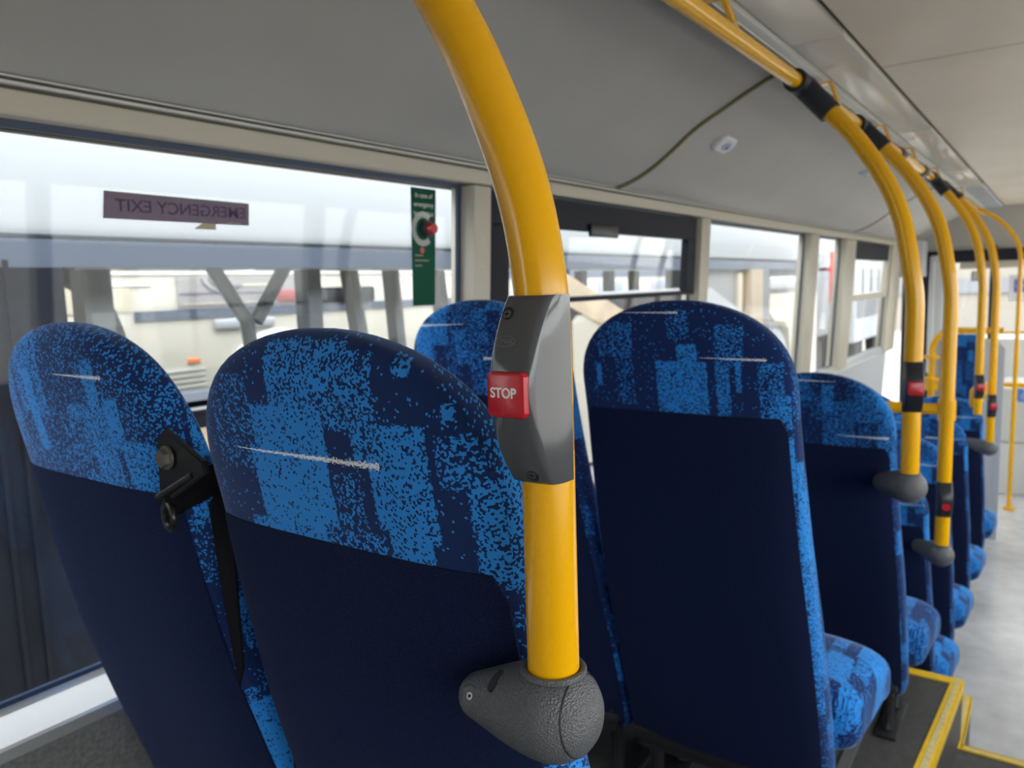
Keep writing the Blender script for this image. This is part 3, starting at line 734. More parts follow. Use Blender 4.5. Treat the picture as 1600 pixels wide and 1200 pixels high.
# hopper frames in windows 2 and 5
def hopper(a, c_, z1, z0, side, n, mt, bar):
    b = B(); wbox(b, a, c_, 1.268, 1.298, z1, .192, .003); wbox(b, a, a+side, 1.268, 1.298, z0, z1, .003); wbox(b, c_-side, c_, 1.268, 1.298, z0, z1, .003); wbox(b, a, c_, 1.268, 1.298, z0-bar, z0, .003)
    o = obj('hopper_frame', b, mt, None, smooth=False); o['kind'] = 'structure'; return o
h = hopper(1.69, 3.12, .104, -.105, .085, 2, M['dark_frame'], .016); h.name = 'window_6'; h['label'] = 'black hopper frame in the second window'; h['category'] = 'window'
b = B(); wbox(b, 2.21, 2.40, 1.255, 1.268, .088, .128, .004); o = obj('hopper_catch', b, M['black_plastic'], h)
h = hopper(6.15, 7.58, .055, -.205, .06, 5, M['cream'], .05); h.name = 'window_7'; h['label'] = 'cream framed hopper in the far window'; h['category'] = 'window'
b = B(); wbox(b, 6.2, 7.5, 1.262, 1.268, .06, .19); obj('dark_header', b, M['dark_frame'], h)

# ---- cove and ceiling
prof = [(1.243,.316),(1.19,.330),(1.137,.350),(1.095,.372),(1.054,.398),(1.012,.428),(.972,.458),(.92,.490),(.869,.515),(.80,.550),(.726,.583),(.69,.592),(.665,.594)]
prof = [(v.x, v.y) for v in smooth_path([(a,c_,0) for a,c_ in prof], 3)]
def cove(x0, x1, m, mirror=False, off=0, label=None, nm='ceiling'):
    b = B(); r = []
    for x in (x0, x1):
        pts = [P(x, y-off*.6, zz-off*.8) for y,zz in prof] + [P(x, y+.012, zz+.016) for y,zz in reversed(prof)]
        if mirror: pts = [Vector((p.x, 2*YC-p.y, p.z)) for p in pts]
        r.append(pts)
    loft(b, r); return struct(nm, b, m, True, label)
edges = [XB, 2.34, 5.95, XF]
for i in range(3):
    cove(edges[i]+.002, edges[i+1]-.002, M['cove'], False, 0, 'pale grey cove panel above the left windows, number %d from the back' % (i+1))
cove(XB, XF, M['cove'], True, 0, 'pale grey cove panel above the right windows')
b = B(); tube(b, [P(2.34, y-.003, zz-.004) for y,zz in prof], .0055, 8); trim(b, M['cord'], 'olive cord over the cove panel joint', True)
b = B(); tube(b, [P(5.95, y-.002, zz-.003) for y,zz in prof], .003, 8); trim(b, M['groove'], 'far cove panel joint', True)
b = B()
for s in (1, -1):
    f = (lambda p: p) if s > 0 else (lambda p: Vector((p.x, 2*YC-p.y, p.z)))
    sec_ = [(.613,.612),(.613,.592),(.632,.588),(.634,.580),(.638,.577),(.650,.575),(.652,.567),(.656,.564),(.674,.561),(.678,.600),(.660,.612)]
    loft(b, [[f(P(xx,y_,z_)) for y_,z_ in sec_] for xx in (XB, XF)])
trim(b, M['alu_pale'], 'pale ribbed rails beside the light strips')
b = B(); box(b, P(XB,.6515,.5655), P(XF,.6525,.5755)); box(b, P(XB,.633,.5785), P(XF,.6345,.5885)); box(b, P(XB,.6785,.570), P(XF,.684,.60)); trim(b, M['groove'], 'dark slots of the ribbed rail')
# light strips
for s in (1,-1):
    f = (lambda p: p) if s > 0 else (lambda p: Vector((p.x, 2*YC-p.y, p.z)))
    t = empty('light_strip', f(P(2,.55,.61)), 'glossy pale light strip along the left of the ceiling' if s > 0 else 'glossy pale light strip along the right of the ceiling', 'ceiling light')
    xs = [XB, .55, 2.15, 3.75, 5.35, 6.4]
    for a, c_ in zip(xs, xs[1:]):
        b = B(); box(b, (a+.002,.478,.604), (c_-.002,.610,.63), .004, 2, lambda x,y,zz: f(P(x,y,zz))); obj('diffuser', b, M['strip'], t)
    b = B(); box(b, (6.41,.478,.606), (XF,.610,.63), 0, 2, lambda x,y,zz: f(P(x,y,zz)))
    for k in range(30): box(b, (6.45+k*.07,.49,.602), (6.47+k*.07,.60,.607), 0, 2, lambda x,y,zz: f(P(x,y,zz)))
    obj('vent_grille', b, M['pale_grey'], t, smooth=False)
ce = [XB, -.6, 2.58, 6.2, XF]
for i in range(4):
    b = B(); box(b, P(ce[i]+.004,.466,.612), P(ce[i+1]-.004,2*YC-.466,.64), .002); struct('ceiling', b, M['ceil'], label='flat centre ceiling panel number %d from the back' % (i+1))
b = B(); box(b, P(XB,1.45,.66), P(XF,-1.35,.70)); struct('ceiling', b, M['groove'], label='dark roof void above the ceiling panels')
b = B(); box(b, P(XB,.70,.63), P(XF,1.45,.68)); box(b, P(XB,2*YC-1.45,.63), P(XF,2*YC-.70,.68)); wbox(b, XB, XF, 1.33, 1.36, .19, .60); wbox(b, XB, XF, 1.33, 1.36, .19, .60, 0, True); struct('ceiling', b, M['groove'], label='outer roof edge')

# ---- right wall (kept simple, same build)
b = B(); wbox(b, XB, XF, 1.25, 1.31, fz(0), -.70, 0, True); struct('wall_right', b, M['carpet_grey'], label='grey lining of the right wall')
b = B(); wbox(b, XB, XF, 1.25, 1.33, .197, .31, 0, True); struct('wall_right', b, M['cream'], label='cream strip above the right windows')
for i, (a, c_) in enumerate(pil[:4]):
    b = B(); wbox(b, a, c_, 1.25, 1.33, -.70, .197, .004, True); struct('wall_right', b, M['cream'], label='cream pillar of the right wall %d' % (i+1))
b = B(); wbox(b, XB, 7.6, 1.300, 1.305, -.70, .235, 0, True); struct('window_8', b, M['glass'], label='right side window pane')
# ---- back wall
b = B(); box(b, (XB-.05,-1.3,-.06), (XB,1.45,H+.70)); struct('wall_back', b, M['cove'], label='rear bulkhead behind the camera')
# ---- small fittings on the cove
def on_cove(x, y):
    for (a,za),(c_,zc) in zip(prof, prof[1:]):
        if c_ <= y <= a:
            k = (a-y)/(a-c_); n_ = Vector((0, -(zc-za), (c_-a))).normalized()
            if n_.z > 0: n_ = -n_
            return P(x, y, za+(zc-za)*k), n_
q, n_ = on_cove(2.62, .96)
t = empty('speaker', q, 'small pale lozenge fitting with a grey oval on the ceiling cove', 'ceiling fitting')
tx = Vector((1,0,0)); ty = n_.cross(tx)
b = B(); r = [(.055,.018),(.055,-.018),(.040,-.032),(-.040,-.032),(-.055,-.018),(-.055,.018),(-.040,.032),(.040,.032)]
loft(b, [[q+tx*u*1.15+ty*v+n_*-.002 for u,v in r],[q+tx*u*1.15+ty*v+n_*.010 for u,v in r],[q+tx*u*1.0+ty*v*.85+n_*.016 for u,v in r]]); obj('cover', b, M['white_plastic'], t)
b = B(); loft(b, [[q+tx*.030*math.cos(a)+ty*.017*math.sin(a)+n_*h_ for a in [2*PI*k/28 for k in range(28)]] for h_ in (.014,.0175)]); obj('grille', b, M['clip'], t)
b = B(); cyl(b, q+tx*.012-ty*.004+n_*.017, n_, .006, .003, 12); obj('sensor', b, M['black_plastic'], t)
for (x,y), lab in (((4.3,.85),'lower of two small grey blue clips on the ceiling cove'),((4.42,.76),'upper of two small grey blue clips on the ceiling cove')):
    q, n_ = on_cove(x, y); t = empty('cove_clip', q, lab, 'clip', 'grey blue clips on the ceiling cove')
    b = B(); ty = n_.cross(tx); loft(b, [[q+tx*u+ty*v+n_*-.001 for u,v in ((.04,.02),(.04,-.02),(-.04,-.02),(-.04,.02))],[q+tx*u+ty*v+n_*.010 for u,v in ((.03,.015),(.03,-.015),(-.03,-.015),(-.03,.015))]]); obj('base', b, M['clip'], t)
    b = B(); tube(b, [q+n_*.008-tx*.02, q+n_*.022, q+n_*.008+tx*.02], .005, 8); obj('loop', b, M['clip'], t)

# ---- stickers on the first window
def onglass(x, zz, d=1.2995): return W(x, d, zz)
zx = Vector(W(0,1.3,1)-W(0,1.3,0)).normalized()
t = empty('emergency_exit_sticker', onglass(.80,.07), 'purple EMERGENCY EXIT sticker on the first window, its letters seen mirrored', 'sticker')
b = B(); prism(b, [onglass(.668,.108),onglass(.664,.0645),onglass(.943,.065),onglass(.947,.106)], Vector((0,.0006,0))); obj('sheet', b, M['purple_film'], t, smooth=False)
b = text_bm('EMERGENCY EXIT', .0315, onglass(.812,.0865,1.2988), Vector((-1,0,0)), zx*.92, .0001, bold=.0003); obj('lettering', b, M['purple_ink'], t, smooth=False)['label'] = 'mirrored words EMERGENCY EXIT in dark purple'
b = B(); prism(b, [onglass(.668,.1095),onglass(.668,.108),onglass(.947,.106),onglass(.947,.1072)], Vector((0,.0006,0))); prism(b, [onglass(.947,.1072),onglass(.9455,.065),onglass(.943,.065),onglass(.9445,.106)], Vector((0,.0007,0))); prism(b, [onglass(.845,.0648),onglass(.828,.0540),onglass(.873,.0540),onglass(.873,.0648)], Vector((0,.0006,0))); prism(b, [onglass(.895,.066),onglass(.90,.0685),onglass(.925,.069),onglass(.93,.066)], Vector((0,-.0004,0))); obj('torn_edge', b, M['buff_film'], t, smooth=False)
gx0, gx1 = 1.405, 1.497
t = empty('green_sticker', onglass(1.45,.05), 'tall green emergency instruction sticker by the first pillar', 'sticker')
b = B(); prism(b, [onglass(gx0,.178),onglass(gx0+.006,-.108),onglass(gx1-.004,-.108),onglass(gx1,.178)], Vector((0,.0006,0))); obj('sheet', b, M['green_film'], t, smooth=False)
mid = (gx0+gx1)/2
for k, s in enumerate(('In case of','emergency','break glass')):
    b = text_bm(s, .0165, onglass(mid, .160-.0215*k, 1.2988), Vector((1,0,0)), zx, .0001); obj('lettering', b, M['white_ink'], t, smooth=False)['label'] = 'white instruction text'
b = B()
for k, wd in enumerate((.03,.05,.026)): prism(b, [onglass(gx0+.014,.014-.0125*k,1.2988),onglass(gx0+.014,.0175-.0125*k,1.2988),onglass(gx0+.014+wd,.0175-.0125*k,1.2988),onglass(gx0+.014+wd,.014-.0125*k,1.2988)], Vector((0,.0002,0)))
obj('small_print', b, M['buff_film'], t, smooth=False)
b = B(); cz, cx = .080, mid-.002
outer = [(cx+.042*math.cos(a), cz+.042*math.sin(a)) for a in [math.radians(50+k*10) for k in range(27)]]
inner = [(cx+.027*math.cos(a), cz+.027*math.sin(a)) for a in [math.radians(50+k*10) for k in range(27)]]
va = [b.verts.new(onglass(u,v,1.2988)) for u,v in outer]; vb = [b.verts.new(onglass(u,v,1.2988)) for u,v in inner]
for k in range(26): b.faces.new((va[k],va[k+1],vb[k+1],vb[k]))
bmesh.ops.solidify(b, geom=b.faces[:], thickness=.0003)
obj('ring_mark', b, M['white_ink'], t, smooth=False)['label'] = 'white open ring'
b = B(); cyl(b, onglass(cx-.004,.028,1.2988), (0,-1,0), .008, .0004, 14); obj('dot_mark', b, M['red'], t)['label'] = 'small red dot'
t = empty('glass_hammer', onglass(cx+.006,cz-.002), 'round red glass breaking hammer knob on the green sticker', 'hammer')
q = onglass(cx+.008,cz,1.2985)
b = B(); cyl(b, q, (0,-1,0), .022, .018, 24, .020); obj('holder', b, M['black_plastic'], t)
b = B(); cyl(b, q+Vector((0,-.018,0)), (0,-1,0), .015, .012, 20, .012); obj('knob', b, M['red'], t)

# ------------------------------------------------------------------ front end
k = XF/7.8
def F(y, zz, dx=0): return P(XF+dx, y*k, zz*k)
b = B()
box(b, P(XF,1.4,.10), P(XF+.08,-1.3,.70)); struct('wall_front', b, M['cove'], label='pale panel above the windscreen')
b = B(); box(b, P(XF-.04,1.15,.108), P(XF-.005,-1.1,.22)); trim(b, M['dark_frame'], 'dark header above the windscreen')
b = B(); box(b, P(XF-.02,.81,.04), P(XF-.006,-1.1,.106)); trim(b, M['cream'], 'cream blind above the windscreen')
b = B(); box(b, P(XF-.05,.56,-1.05), P(XF+.05,.515,.25)); trim(b, M['dark_frame'], 'dark centre pillar of the windscreen')
b = B(); box(b, P(XF-.05,1.30,-1.8), P(XF+.05,1.05,.2)); struct('wall_front', b, M['dark_frame'], label='dark front door pillar')
b = B(); box(b, P(XF-.06,1.05,-1.2), P(XF+.02,.94,.20)); trim(b, M['dark_frame'], 'dark door frame beside the grey cover')
b = B(); box(b, P(XF,1.05,-.60), P(XF+.01,-1.15,.06)); struct('window_9', b, M['glass'], label='windscreen')
b = B(); box(b, P(XF-.02,1.05,-1.85), P(XF+.04,-1.2,-.62)); struct('wall_front', b, M['white_panel'], label='white panel below the windscreen')
t = empty('pillar_cover', P(8.35,1.0,-.2), 'tall pale grey rounded cover beside the front door', 'pillar cover')
b = B(); box(b, P(8.30,1.035,-.95), P(8.45,.905,.175), .02, 3); obj('shell', b, M['pale_grey'], t)
b = B(); box(b, P(8.292,1.0,-.9), P(8.302,.985,.12)); obj('rib', b, M['white_panel'], t)
t = empty('destination_box', P(8.2,1.15,.15), 'grey equipment box high above the front door', 'equipment box')
b = B(); box(b, P(8.05,1.26,-.02), P(8.35,1.06,.31), .01); obj('casing', b, M['pale_grey'], t)
# mirror
t = empty('interior_mirror', P(8.45,.64,-.02), 'small dark framed mirror hanging before the windscreen', 'mirror')
b = B(); box(b, P(8.42,.70,-.075), P(8.45,.58,.015), .01); obj('frame', b, M['dark_frame'], t)
b = B(); box(b, P(8.415,.69,-.066), P(8.421,.59,.006)); obj('mirror_glass', b, M['alu'], t)
b = B(); tube(b, [P(8.45,.64,.01),P(8.5,.64,.06),P(8.56,.64,.11)], .008, 8); obj('stalk', b, M['dark_frame'], t)
# poster
t = empty('poster', P(8.58,.30,-.15), 'white notice with a blue block fixed before the windscreen', 'notice')
b = B(); box(b, P(8.575,.405,-.275), P(8.58,.10,-.03)); obj('sheet', b, M['poster_white'], t)
b = B(); box(b, P(8.570,.362,-.190), P(8.5745,.26,-.068)); obj('blue_block', b, M['poster_blue'], t)
b = B(); box(b, P(8.568,.355,-.135), P(8.5698,.27,-.128)); obj('white_bar', b, M['poster_white'], t)
# moquette screen with yellow hoop
t = empty('bulkhead_screen', P(6.09,.50,-1.85), 'tall blue cloth covered bulkhead screen behind the yellow hoop rail', 'screen')
b = B(); uvl = b.loops.layers.uv.new('UVMap'); box(b, P(6.07,.650,-1.2), P(6.13,.425,-.415), .012, 2)
for f in b.faces:
    for l in f.loops: l[uvl].uv = (-l.vert.co.y, l.vert.co.z*.999-1.3)
obj('cloth_pad', b, M['moq2'], t)
b = B(); box(b, P(6.13,.71,-1.85), P(6.16,.34,-.45), .01); prism(b, [P(6.135,.34,-.45),P(6.135,.295,-.51),P(6.135,.295,-1.85),P(6.135,.34,-1.85)], (.02,0,0)); obj('backing_board', b, M['pale_grey'], t)
t = empty('hoop_rail', P(6.02,.715,-1.85), 'yellow hoop rail with two flanges left of the blue bulkhead screen', 'rail')
b = B(); tube(b, smooth_path([P(6.02,.715,-1.85),P(6.02,.715,-1.0),P(6.02,.715,-.62),P(6.02,.713,-.50),P(6.02,.675,-.42),P(6.02,.62,-.385),P(6.02,.55,-.385),P(6.02,.30,-.385)],6), .021, 16); obj('tube', b, M['yellow'], t)
for zz, hh, rr in ((-.58,.022,.05),(-.74,.03,.052),(-.80,.05,.045)):
    b = B(); cyl(b, P(6.02,.715,zz), (0,0,1), rr, hh, 20); obj('flange', b, M['yellow'], t)
t = empty('pole_joint', P(5.0,.35,-.72), 'yellow block joint linking the fourth and fifth poles', 'joint')
b = B(); box(b, P(4.62,.37,-.70), P(5.02,.315,-.60), .015); obj('block', b, M['yellow'], t)
# thin far rail and the luggage cabinet
t = empty('far_rail', P(7.2,.3,-.47), 'thin yellow horizontal rail far ahead before the windscreen', 'rail')
b = B(); tube(b, [P(7.2,.64,-.475),P(7.2,-.6,-.475)], .010, 10); obj('tube', b, M['yellow'], t)
b = B(); tube(b, [P(7.2,.64,-.475),P(7.2,.66,-.52),P(7.2,.66,-1.85)], .010, 10); obj('post', b, M['yellow'], t)
t = empty('luggage_cabinet', P(7.5,.2,-1.85), 'white low cabinet with a blue wheelchair sticker far ahead', 'cabinet')
b = B(); box(b, P(7.45,.39,-1.40), P(8.3,-.5,-.95), .02); obj('body', b, M['white_panel'], t)
b = B(); box(b, P(7.47,.37,-1.85), P(8.3,-.5,-1.40), .02); obj('base', b, M['white_panel'], t)
b = B(); tube(b, [P(7.42,.40,-.915),P(7.42,-.5,-.915)], .022, 12); obj('top_rail', b, M['yellow'], t)
b = B(); box(b, P(7.444,.262,-1.055), P(7.449,.12,-.945)); st = obj('wheelchair_sticker', b, M['sticker_blue'], t); st['label'] = 'blue wheelchair sticker'
b = B(); y0, z0 = .205, -1.01
tube(b, [P(7.4435, y0-.022*math.cos(a), z0+.022*math.sin(a)) for a in [math.radians(100+k*15) for k in range(18)]], .003, 6); tube(b, [P(7.4435,y0+.004,z0+.045),P(7.4435,y0+.002,z0+.015),P(7.4435,y0-.02,z0+.012),P(7.4435,y0-.03,z0-.018)], .003, 6); cyl(b, P(7.4445,y0+.004,z0+.053), (-1,0,0), .006, .002, 12)
obj('wheelchair_symbol', b, M['white_ink'], st)

# ------------------------------------------------------------------ outside
GZ = -.33
b = B(); box(b, (-40,1.8,GZ-.1), (80,60,GZ)); box(b, (-40,-60,GZ-.1), (80,-1.6,GZ)); box(b, (9.2,-1.6,GZ-.1), (80,1.8,GZ)); o = struct('floor', b, M['tarmac'], label='pale concrete yard outside')
NB = 2.35; D = 2.45
t = empty('parked_bus', (1,NB+1.2,GZ), 'dark bus parked alongside, seen through the first window', 'bus')
b = B(); box(b, P(-2.5,NB,.18), P(3.35,NB+D,1.15), .05); obj('white_roof', b, M['bus_white'], t)
b = B(); box(b, P(-2.5,NB+.0,.10), P(3.35,NB+.06,.18)); obj('cantrail_band', b, M['bus_band'], t)
b = B(); box(b, P(-2.5,NB+.0,-2.0), P(1.075,NB+.08,.10)); box(b, P(1.0,NB+.004,-2.0), P(3.35,NB+.08,-.372)); 
for x in (.55,.86,.92): box(b, P(x,NB-.008,-2.0), P(x+.012,NB,.12))
obj('side_panel', b, M['bus_dark'], t)
b = B(); box(b, P(1.13,NB-.006,-1.6), P(3.35,NB+.004,-.437)); obj('vinyl_panel', b, M['tan_vinyl'], t)['label'] = 'tan perforated vinyl panel'
b = B(); tube(b, [P(1.565+.06*math.cos(a), NB-.008, -.535+.045*math.sin(a)) for a in [2*PI*q_/28 for q_ in range(29)]], .006, 8, False); obj('ring_emblem', b, M['bus_slate'], t)
b = B(); box(b, P(1.075,NB-.01,-.341), P(3.35,NB+.08,-.312)); obj('window_ledge', b, M['bus_ledge'], t)
b = B(); box(b, P(1.075,NB-.012,-.372), P(3.35,NB,-.364)); obj('silver_line', b, M['silver'], t)
for a, c_ in ((1.185,1.275),(2.06,2.13)):
    b = B(); box(b, P(a,NB+.12,-.32), P(c_,NB+.2,.10)); obj('pillar', b, M['bus_slate'], t)
b = B(); tube(b, smooth_path([P(1.20,NB+.3,.10),P(1.30,NB+.3,.02),P(1.36,NB+.3,-.12),P(1.38,NB+.3,-.30)],5), .035, 10); obj('grab_bar', b, M['bus_ledge'], t)
b = B(); tube(b, [P(1.72,NB+.25,.12),P(1.86,NB+.25,-.10),P(1.89,NB+.25,-.50)], .028, 10); obj('grab_bar', b, M['bus_slate'], t)
b = B(); tube(b, [P(2.06,NB+.25,.12),P(1.90,NB+.25,-.10)], .028, 10); obj('grab_bar', b, M['bus_slate'], t)
for a, sl in ((2.36,.06),(2.62,.03),(2.95,.05)):
    b = B(); prism(b, [P(a,NB+.2,.10),P(a+.055,NB+.2,.10),P(a+.055+sl,NB+.2,-.33),P(a+sl,NB+.2,-.33)], (0,.06,0)); obj('pillar', b, M['bus_slate'], t)
b = B(); box(b, P(1.08,NB+.02,-.312), P(3.33,NB+.025,.10)); obj('pane', b, M['glass'], t)
b = B(); box(b, P(1.08,NB+D-.08,.30), P(3.35,NB+D,.20)); box(b, P(-2.5,NB+D-.08,-2.0), P(1.3,NB+D,.2)); box(b, P(1.3,NB+D-.08,-2.0), P(3.35,NB+D,-.68)); obj('far_side', b, M['bus_dark'], t)
b = B(); box(b, P(-2.5,NB+.1,-1.6), P(3.3,NB+D-.1,-1.5)); obj('floor_pan', b, M['bus_dark'], t)
for x in (-1.2,):
    b = B(); cyl(b, P(x,NB+.02,-1.72), (0,1,0), .46, .25, 28); obj('wheel', b, M['tyre'], t)
# second parked bus further ahead
t = empty('parked_bus', (5.2,NB+1.2,GZ), 'second parked bus ahead, dark ledge with a buff diagonal stripe, seen through the hopper window', 'bus')
b = B(); box(b, P(3.45,NB,.18), P(9.6,NB+D,1.15), .05); obj('white_roof', b, M['bus_white'], t)
b = B(); box(b, P(3.45,NB,.10), P(9.6,NB+.06,.18)); obj('cantrail_band', b, M['bus_band'], t)
b = B(); box(b, P(3.45,NB,-.195), P(5.9,NB+.08,-.06)); box(b, P(3.45,NB,-2.0), P(3.9,NB+.08,.1)); box(b, P(3.45,NB+.01,-2.0), P(5.9,NB+.08,-.195)); obj('side_panel', b, M['dark_frame'], t)
b = B(); box(b, P(3.95,NB-.012,-.062), P(5.9,NB+.05,-.042)); obj('window_ledge', b, M['silver'], t)  # silver strip paints the highlight along the top edge of the dark bar
b = B(); prism(b, [P(3.80,NB-.02,.075),P(3.85,NB-.02,.065),P(4.62,NB-.02,-.20),P(4.50,NB-.02,-.33),P(3.80,NB-.02,-.10)], (0,.012,0)); obj('diagonal_stripe', b, M['beam'], t)['label'] = 'buff diagonal vinyl stripe'
b = B(); prism(b, [P(3.9,NB-.012,-1.3),P(3.9,NB-.012,-.215),P(3.96,NB-.012,-.175),P(4.25,NB-.012,-.175),P(4.7,NB-.012,-.36),P(4.7,NB-.012,-1.3)], (0,.012,0)); obj('vinyl_panel', b, M['cream_body'], t)
for x in (4.55, 4.95, 5.35):
    b = B(); box(b, P(x,NB+.3,-.06), P(x+.07,NB+.36,.10)); obj('pillar', b, M['bus_slate'], t)
b = B(); box(b, P(5.9,NB+.05,-.45), P(7.05,NB+.30,.10)); obj('dark_window_area', b, M['bus_slate'], t)
b = B(); prism(b, [P(5.9,NB-.01,-.045),P(6.1,NB-.01,-.050),P(7.0,NB-.01,-.32),P(7.1,NB-.01,-.50),P(5.9,NB-.01,-.50)], (0,.05,0)); obj('white_wedge', b, M['bus_white'], t)['label'] = 'white slanting panel'
b = B(); box(b, P(6.85,NB+.02,-.36), P(6.96,NB+.05,.07), .0); obj('cream_strip', b, M['cream_body2'], t)
b = B(); box(b, P(7.08,NB-.02,-1.9), P(7.42,NB+.1,.10)); obj('tan_pillar', b, M['tan_post'], t)
b = B(); box(b, P(7.42,NB-.01,-1.9), P(7.66,NB+.1,.10)); obj('grey_pillar', b, M['build_grey'], t)
b = B(); prism(b, [P(7.66,NB,-.30),P(7.72,NB,-.14),P(9.5,NB,-.16),P(9.5,NB,-1.7),P(8.42,NB,-1.7),P(8.42,NB,-.70),P(8.36,NB,-.52),P(8.22,NB,-.44),P(7.9,NB,-.42)], (0,.1,0)); obj('nose_panel', b, M['cream_body'], t)
b = B(); box(b, P(7.68,NB+.2,-.06), P(9.5,NB+.25,.12)); box(b, P(7.66,NB+.08,-.18), P(9.5,NB+.12,-.10)); obj('dark_band', b, M['bus_slate'], t)
b = B(); box(b, P(7.70,NB-.005,-.10), P(8.62,NB+.05,.03), .02); obj('sky_opening_panel', b, M['bus_white'], t)  # white panel stands in for a bright opening to the sky
b = B(); cyl(b, P(7.95,NB+.02,-1.0), (0,1,0), .50, .2, 32); obj('wheel', b, M['wheel'], t)
b = B(); box(b, P(3.5,NB+.1,-1.6), P(9.4,NB+D-.1,-1.5)); obj('floor_pan', b, M['bus_dark'], t)

# far ivory bus
FB = 6.5
t = empty('ivory_bus', (4,FB+1.2,GZ), 'ivory bus with a grey advert panel, seen through the parked dark bus', 'bus')
b = B(); box(b, P(.5,FB,-1.75), P(8.2,FB+2.4,1.1), .06); obj('body', b, M['cream_body'], t)
b = B(); box(b, P(.5,FB-.02,.215), P(8.2,FB,.30)); box(b, P(.5,FB-.015,.118), P(3.7,FB,.128)); obj('gutter', b, M['white_panel'], t)
b = B(); box(b, P(2.95,FB-.01,-.10), P(3.5,FB,.11)); obj('side_panel', b, M['cream_body2'], t)
b = B(); box(b, P(3.52,FB-.02,-.185), P(8.2,FB,-.100)); obj('black_band', b, M['bus_band'], t)
b = B(); box(b, P(3.93,FB-.02,-.095), P(5.48,FB,.195)); ad = obj('advert_panel', b, M['advert'], t); ad['label'] = 'grey advert panel with swoosh lines'
b = B()
for q_ in range(3):
    tube(b, [P(4.42-.25*math.cos(a)*(1-.12*q_)+.05*q_, FB-.026, .20-.16*(1-.2*q_)*math.sin(a)) for a in [math.radians(5+k_*8) for k_ in range(15)]], .007, 6)
box(b, P(3.95,FB-.027,.035), P(5.2,FB-.02,.048)); obj('swoosh', b, M['advert_line'], ad)
b = B(); box(b, P(4.60,FB-.026,.10), P(5.05,FB-.02,.125)); box(b, P(3.98,FB-.026,-.06), P(4.9,FB-.02,-.05)); obj('pale_bars', b, M['cream_body2'], ad)
b = B(); box(b, P(5.0,FB-.03,-.06), P(5.30,FB-.02,.06), .005); box(b, P(5.28,FB-.03,.10), P(5.40,FB-.02,.185), .005); obj('red_patch', b, M['advert_red'], ad)
b = B(); box(b, P(5.48,FB-.03,-.10), P(6.35,FB-.01,.07), .03); obj('dark_window', b, M['bus_dark'], t)
b = B(); box(b, P(4.27,FB-.05,-.305), P(4.95,FB,-.20), .03); obj('vent_strip', b, M['wheel'], t)
b = B(); pts = [P(4.96+.62*math.cos(a), FB-.02, -1.0+.62*math.sin(a)) for a in [math.radians(k_*6) for k_ in range(31)]]; tube(b, pts, .05, 8); obj('arch_lip', b, M['white_panel'], t)
b = B(); prism(b, [P(4.96+.60*math.cos(a), FB-.03, -1.0+.60*math.sin(a)) for a in [math.radians(k_*6) for k_ in range(31)]], (0,.03,0)); obj('wheel_arch', b, M['wheel'], t)
b = B(); cyl(b, P(4.96,FB-.06,-1.55), (0,1,0), .46, .1, 30); obj('wheel', b, M['tyre'], t)
b = B(); 
for q_ in range(6): box(b, P(3.62,FB-.02,-.66-.05*q_), P(4.15,FB,-.645-.05*q_))
obj('louvre', b, M['alu_pale'], t)
b = B(); box(b, P(3.98,FB-.02,-.585), P(4.10,FB,-.555)); obj('reflector', b, M['orange'], t)['label'] = 'orange side reflector'
t = empty('backing_bus', (14,FB+1.2,GZ), 'added pale grey bus, backing the second parked bus against the bright sky', 'bus')  # added backing so the bright sky does not show through the second bus
b = B(); box(b, P(8.8,FB,-1.75), P(20,FB+2.4,1.1), .06); obj('body', b, M['pale_body'], t)
b = B(); box(b, P(8.9,FB-.02,.14), P(19.9,FB,.34)); obj('window_band', b, M['bus_band'], t)
for q_ in range(5):
    b = B(); box(b, P(9.6+q_*2.1,FB-.02,-.16), P(10.5+q_*2.1,FB,.06), .01); obj('window', b, M['bus_ledge'], t)
for x in (10.6, 17.5):
    b = B(); cyl(b, P(x,FB-.05,-1.72), (0,1,0), .46, .25, 24); obj('wheel', b, M['tyre'], t)
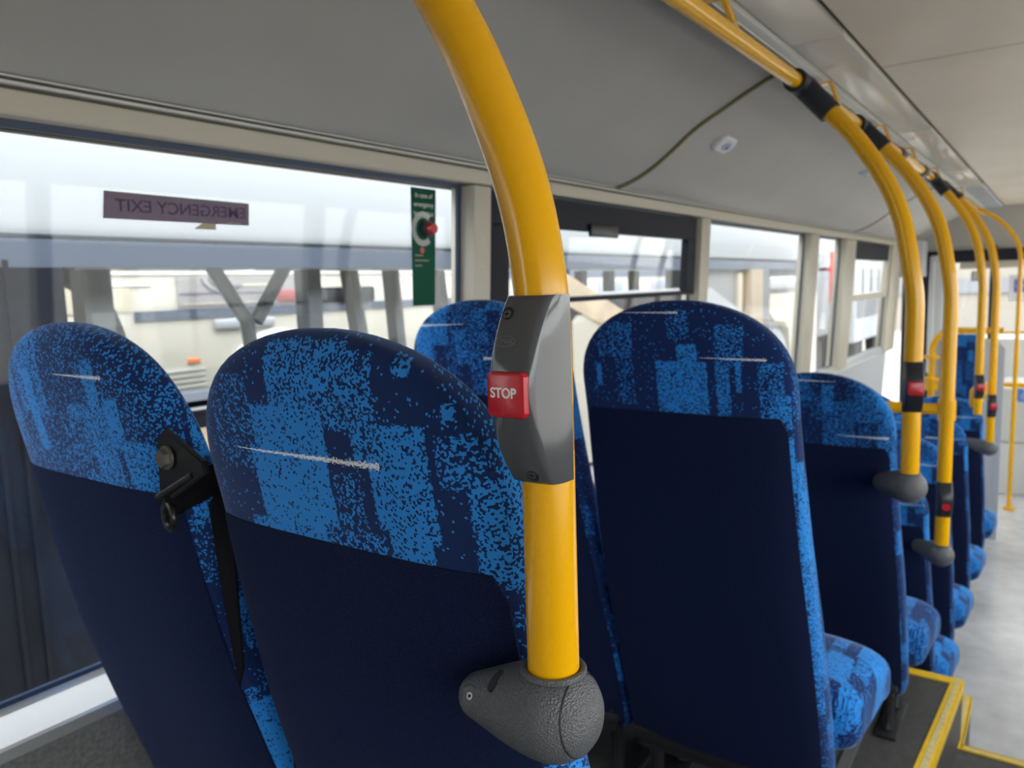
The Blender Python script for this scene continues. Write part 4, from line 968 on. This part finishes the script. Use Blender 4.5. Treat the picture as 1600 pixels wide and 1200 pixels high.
# lorry and far buildings ahead
t = empty('lorry', (17.3,4.6,GZ), 'white lorry with a red cab corner, far ahead through the narrow window', 'lorry')
b = B(); box(b, P(15.8,4.0,.2), P(19.0,6.2,2.2), .05); obj('box_body', b, M['bus_white'], t)
b = B(); box(b, P(15.8,4.0,-1.2), P(17.6,6.2,.15), .05); obj('cab', b, M['build_grey'], t)
b = B(); box(b, P(17.2,3.96,-.55), P(18.4,6.0,.55), .05); obj('red_panel', b, M['truck_red'], t)
b = B(); box(b, P(16.8,3.97,.95), P(17.4,4.0,1.35)); box(b, P(16.1,3.97,.28), P(16.7,4.0,.48)); obj('markings', b, M['bus_slate'], t)
for x in (16.6, 18.3):
    b = B(); cyl(b, P(x,4.1,-1.68), (0,1,0), .48, .3, 24); obj('wheel', b, M['tyre'], t)
t = empty('panel_van', (21.5,4.6,GZ), 'white van with a yellow and pink sign, far ahead through the hopper window', 'van')
b = B(); box(b, P(19.8,4.0,-1.6), P(24.5,6.2,1.9), .08); obj('body', b, M['bus_white'], t)
b = B(); box(b, P(21.4,3.97,.65), P(22.4,4.0,1.1)); obj('yellow_sign', b, M['sign_yellow'], t)
b = B(); box(b, P(21.4,3.97,.40), P(22.4,4.0,.62)); obj('pink_sign', b, M['sign_pink'], t)
b = B(); box(b, P(19.9,3.98,-1.0), P(24.4,4.0,-.45)); 
for q_ in range(4): box(b, P(20.4+q_*1.0,3.98,-.45), P(20.6+q_*1.0,4.0,.2))
obj('grey_trim', b, M['build_grey'], t)
for x in (20.7, 23.5):
    b = B(); cyl(b, P(x,4.1,-1.7), (0,1,0), .46, .3, 24); obj('wheel', b, M['tyre'], t)
t = empty('depot_building', (34,0,GZ), 'long pale building far ahead beyond the windscreen', 'building')
b = B(); box(b, P(34,14,-2.2), P(44,-12,-.75)); obj('wall', b, M['build'], t)
b = B(); box(b, P(33.9,14,-.75), P(44,-12,-.2)); obj('fascia', b, M['build_grey'], t)
b = B(); box(b, P(34,14,-.2), P(44,-12,1.3)); obj('upper_wall', b, M['build'], t)
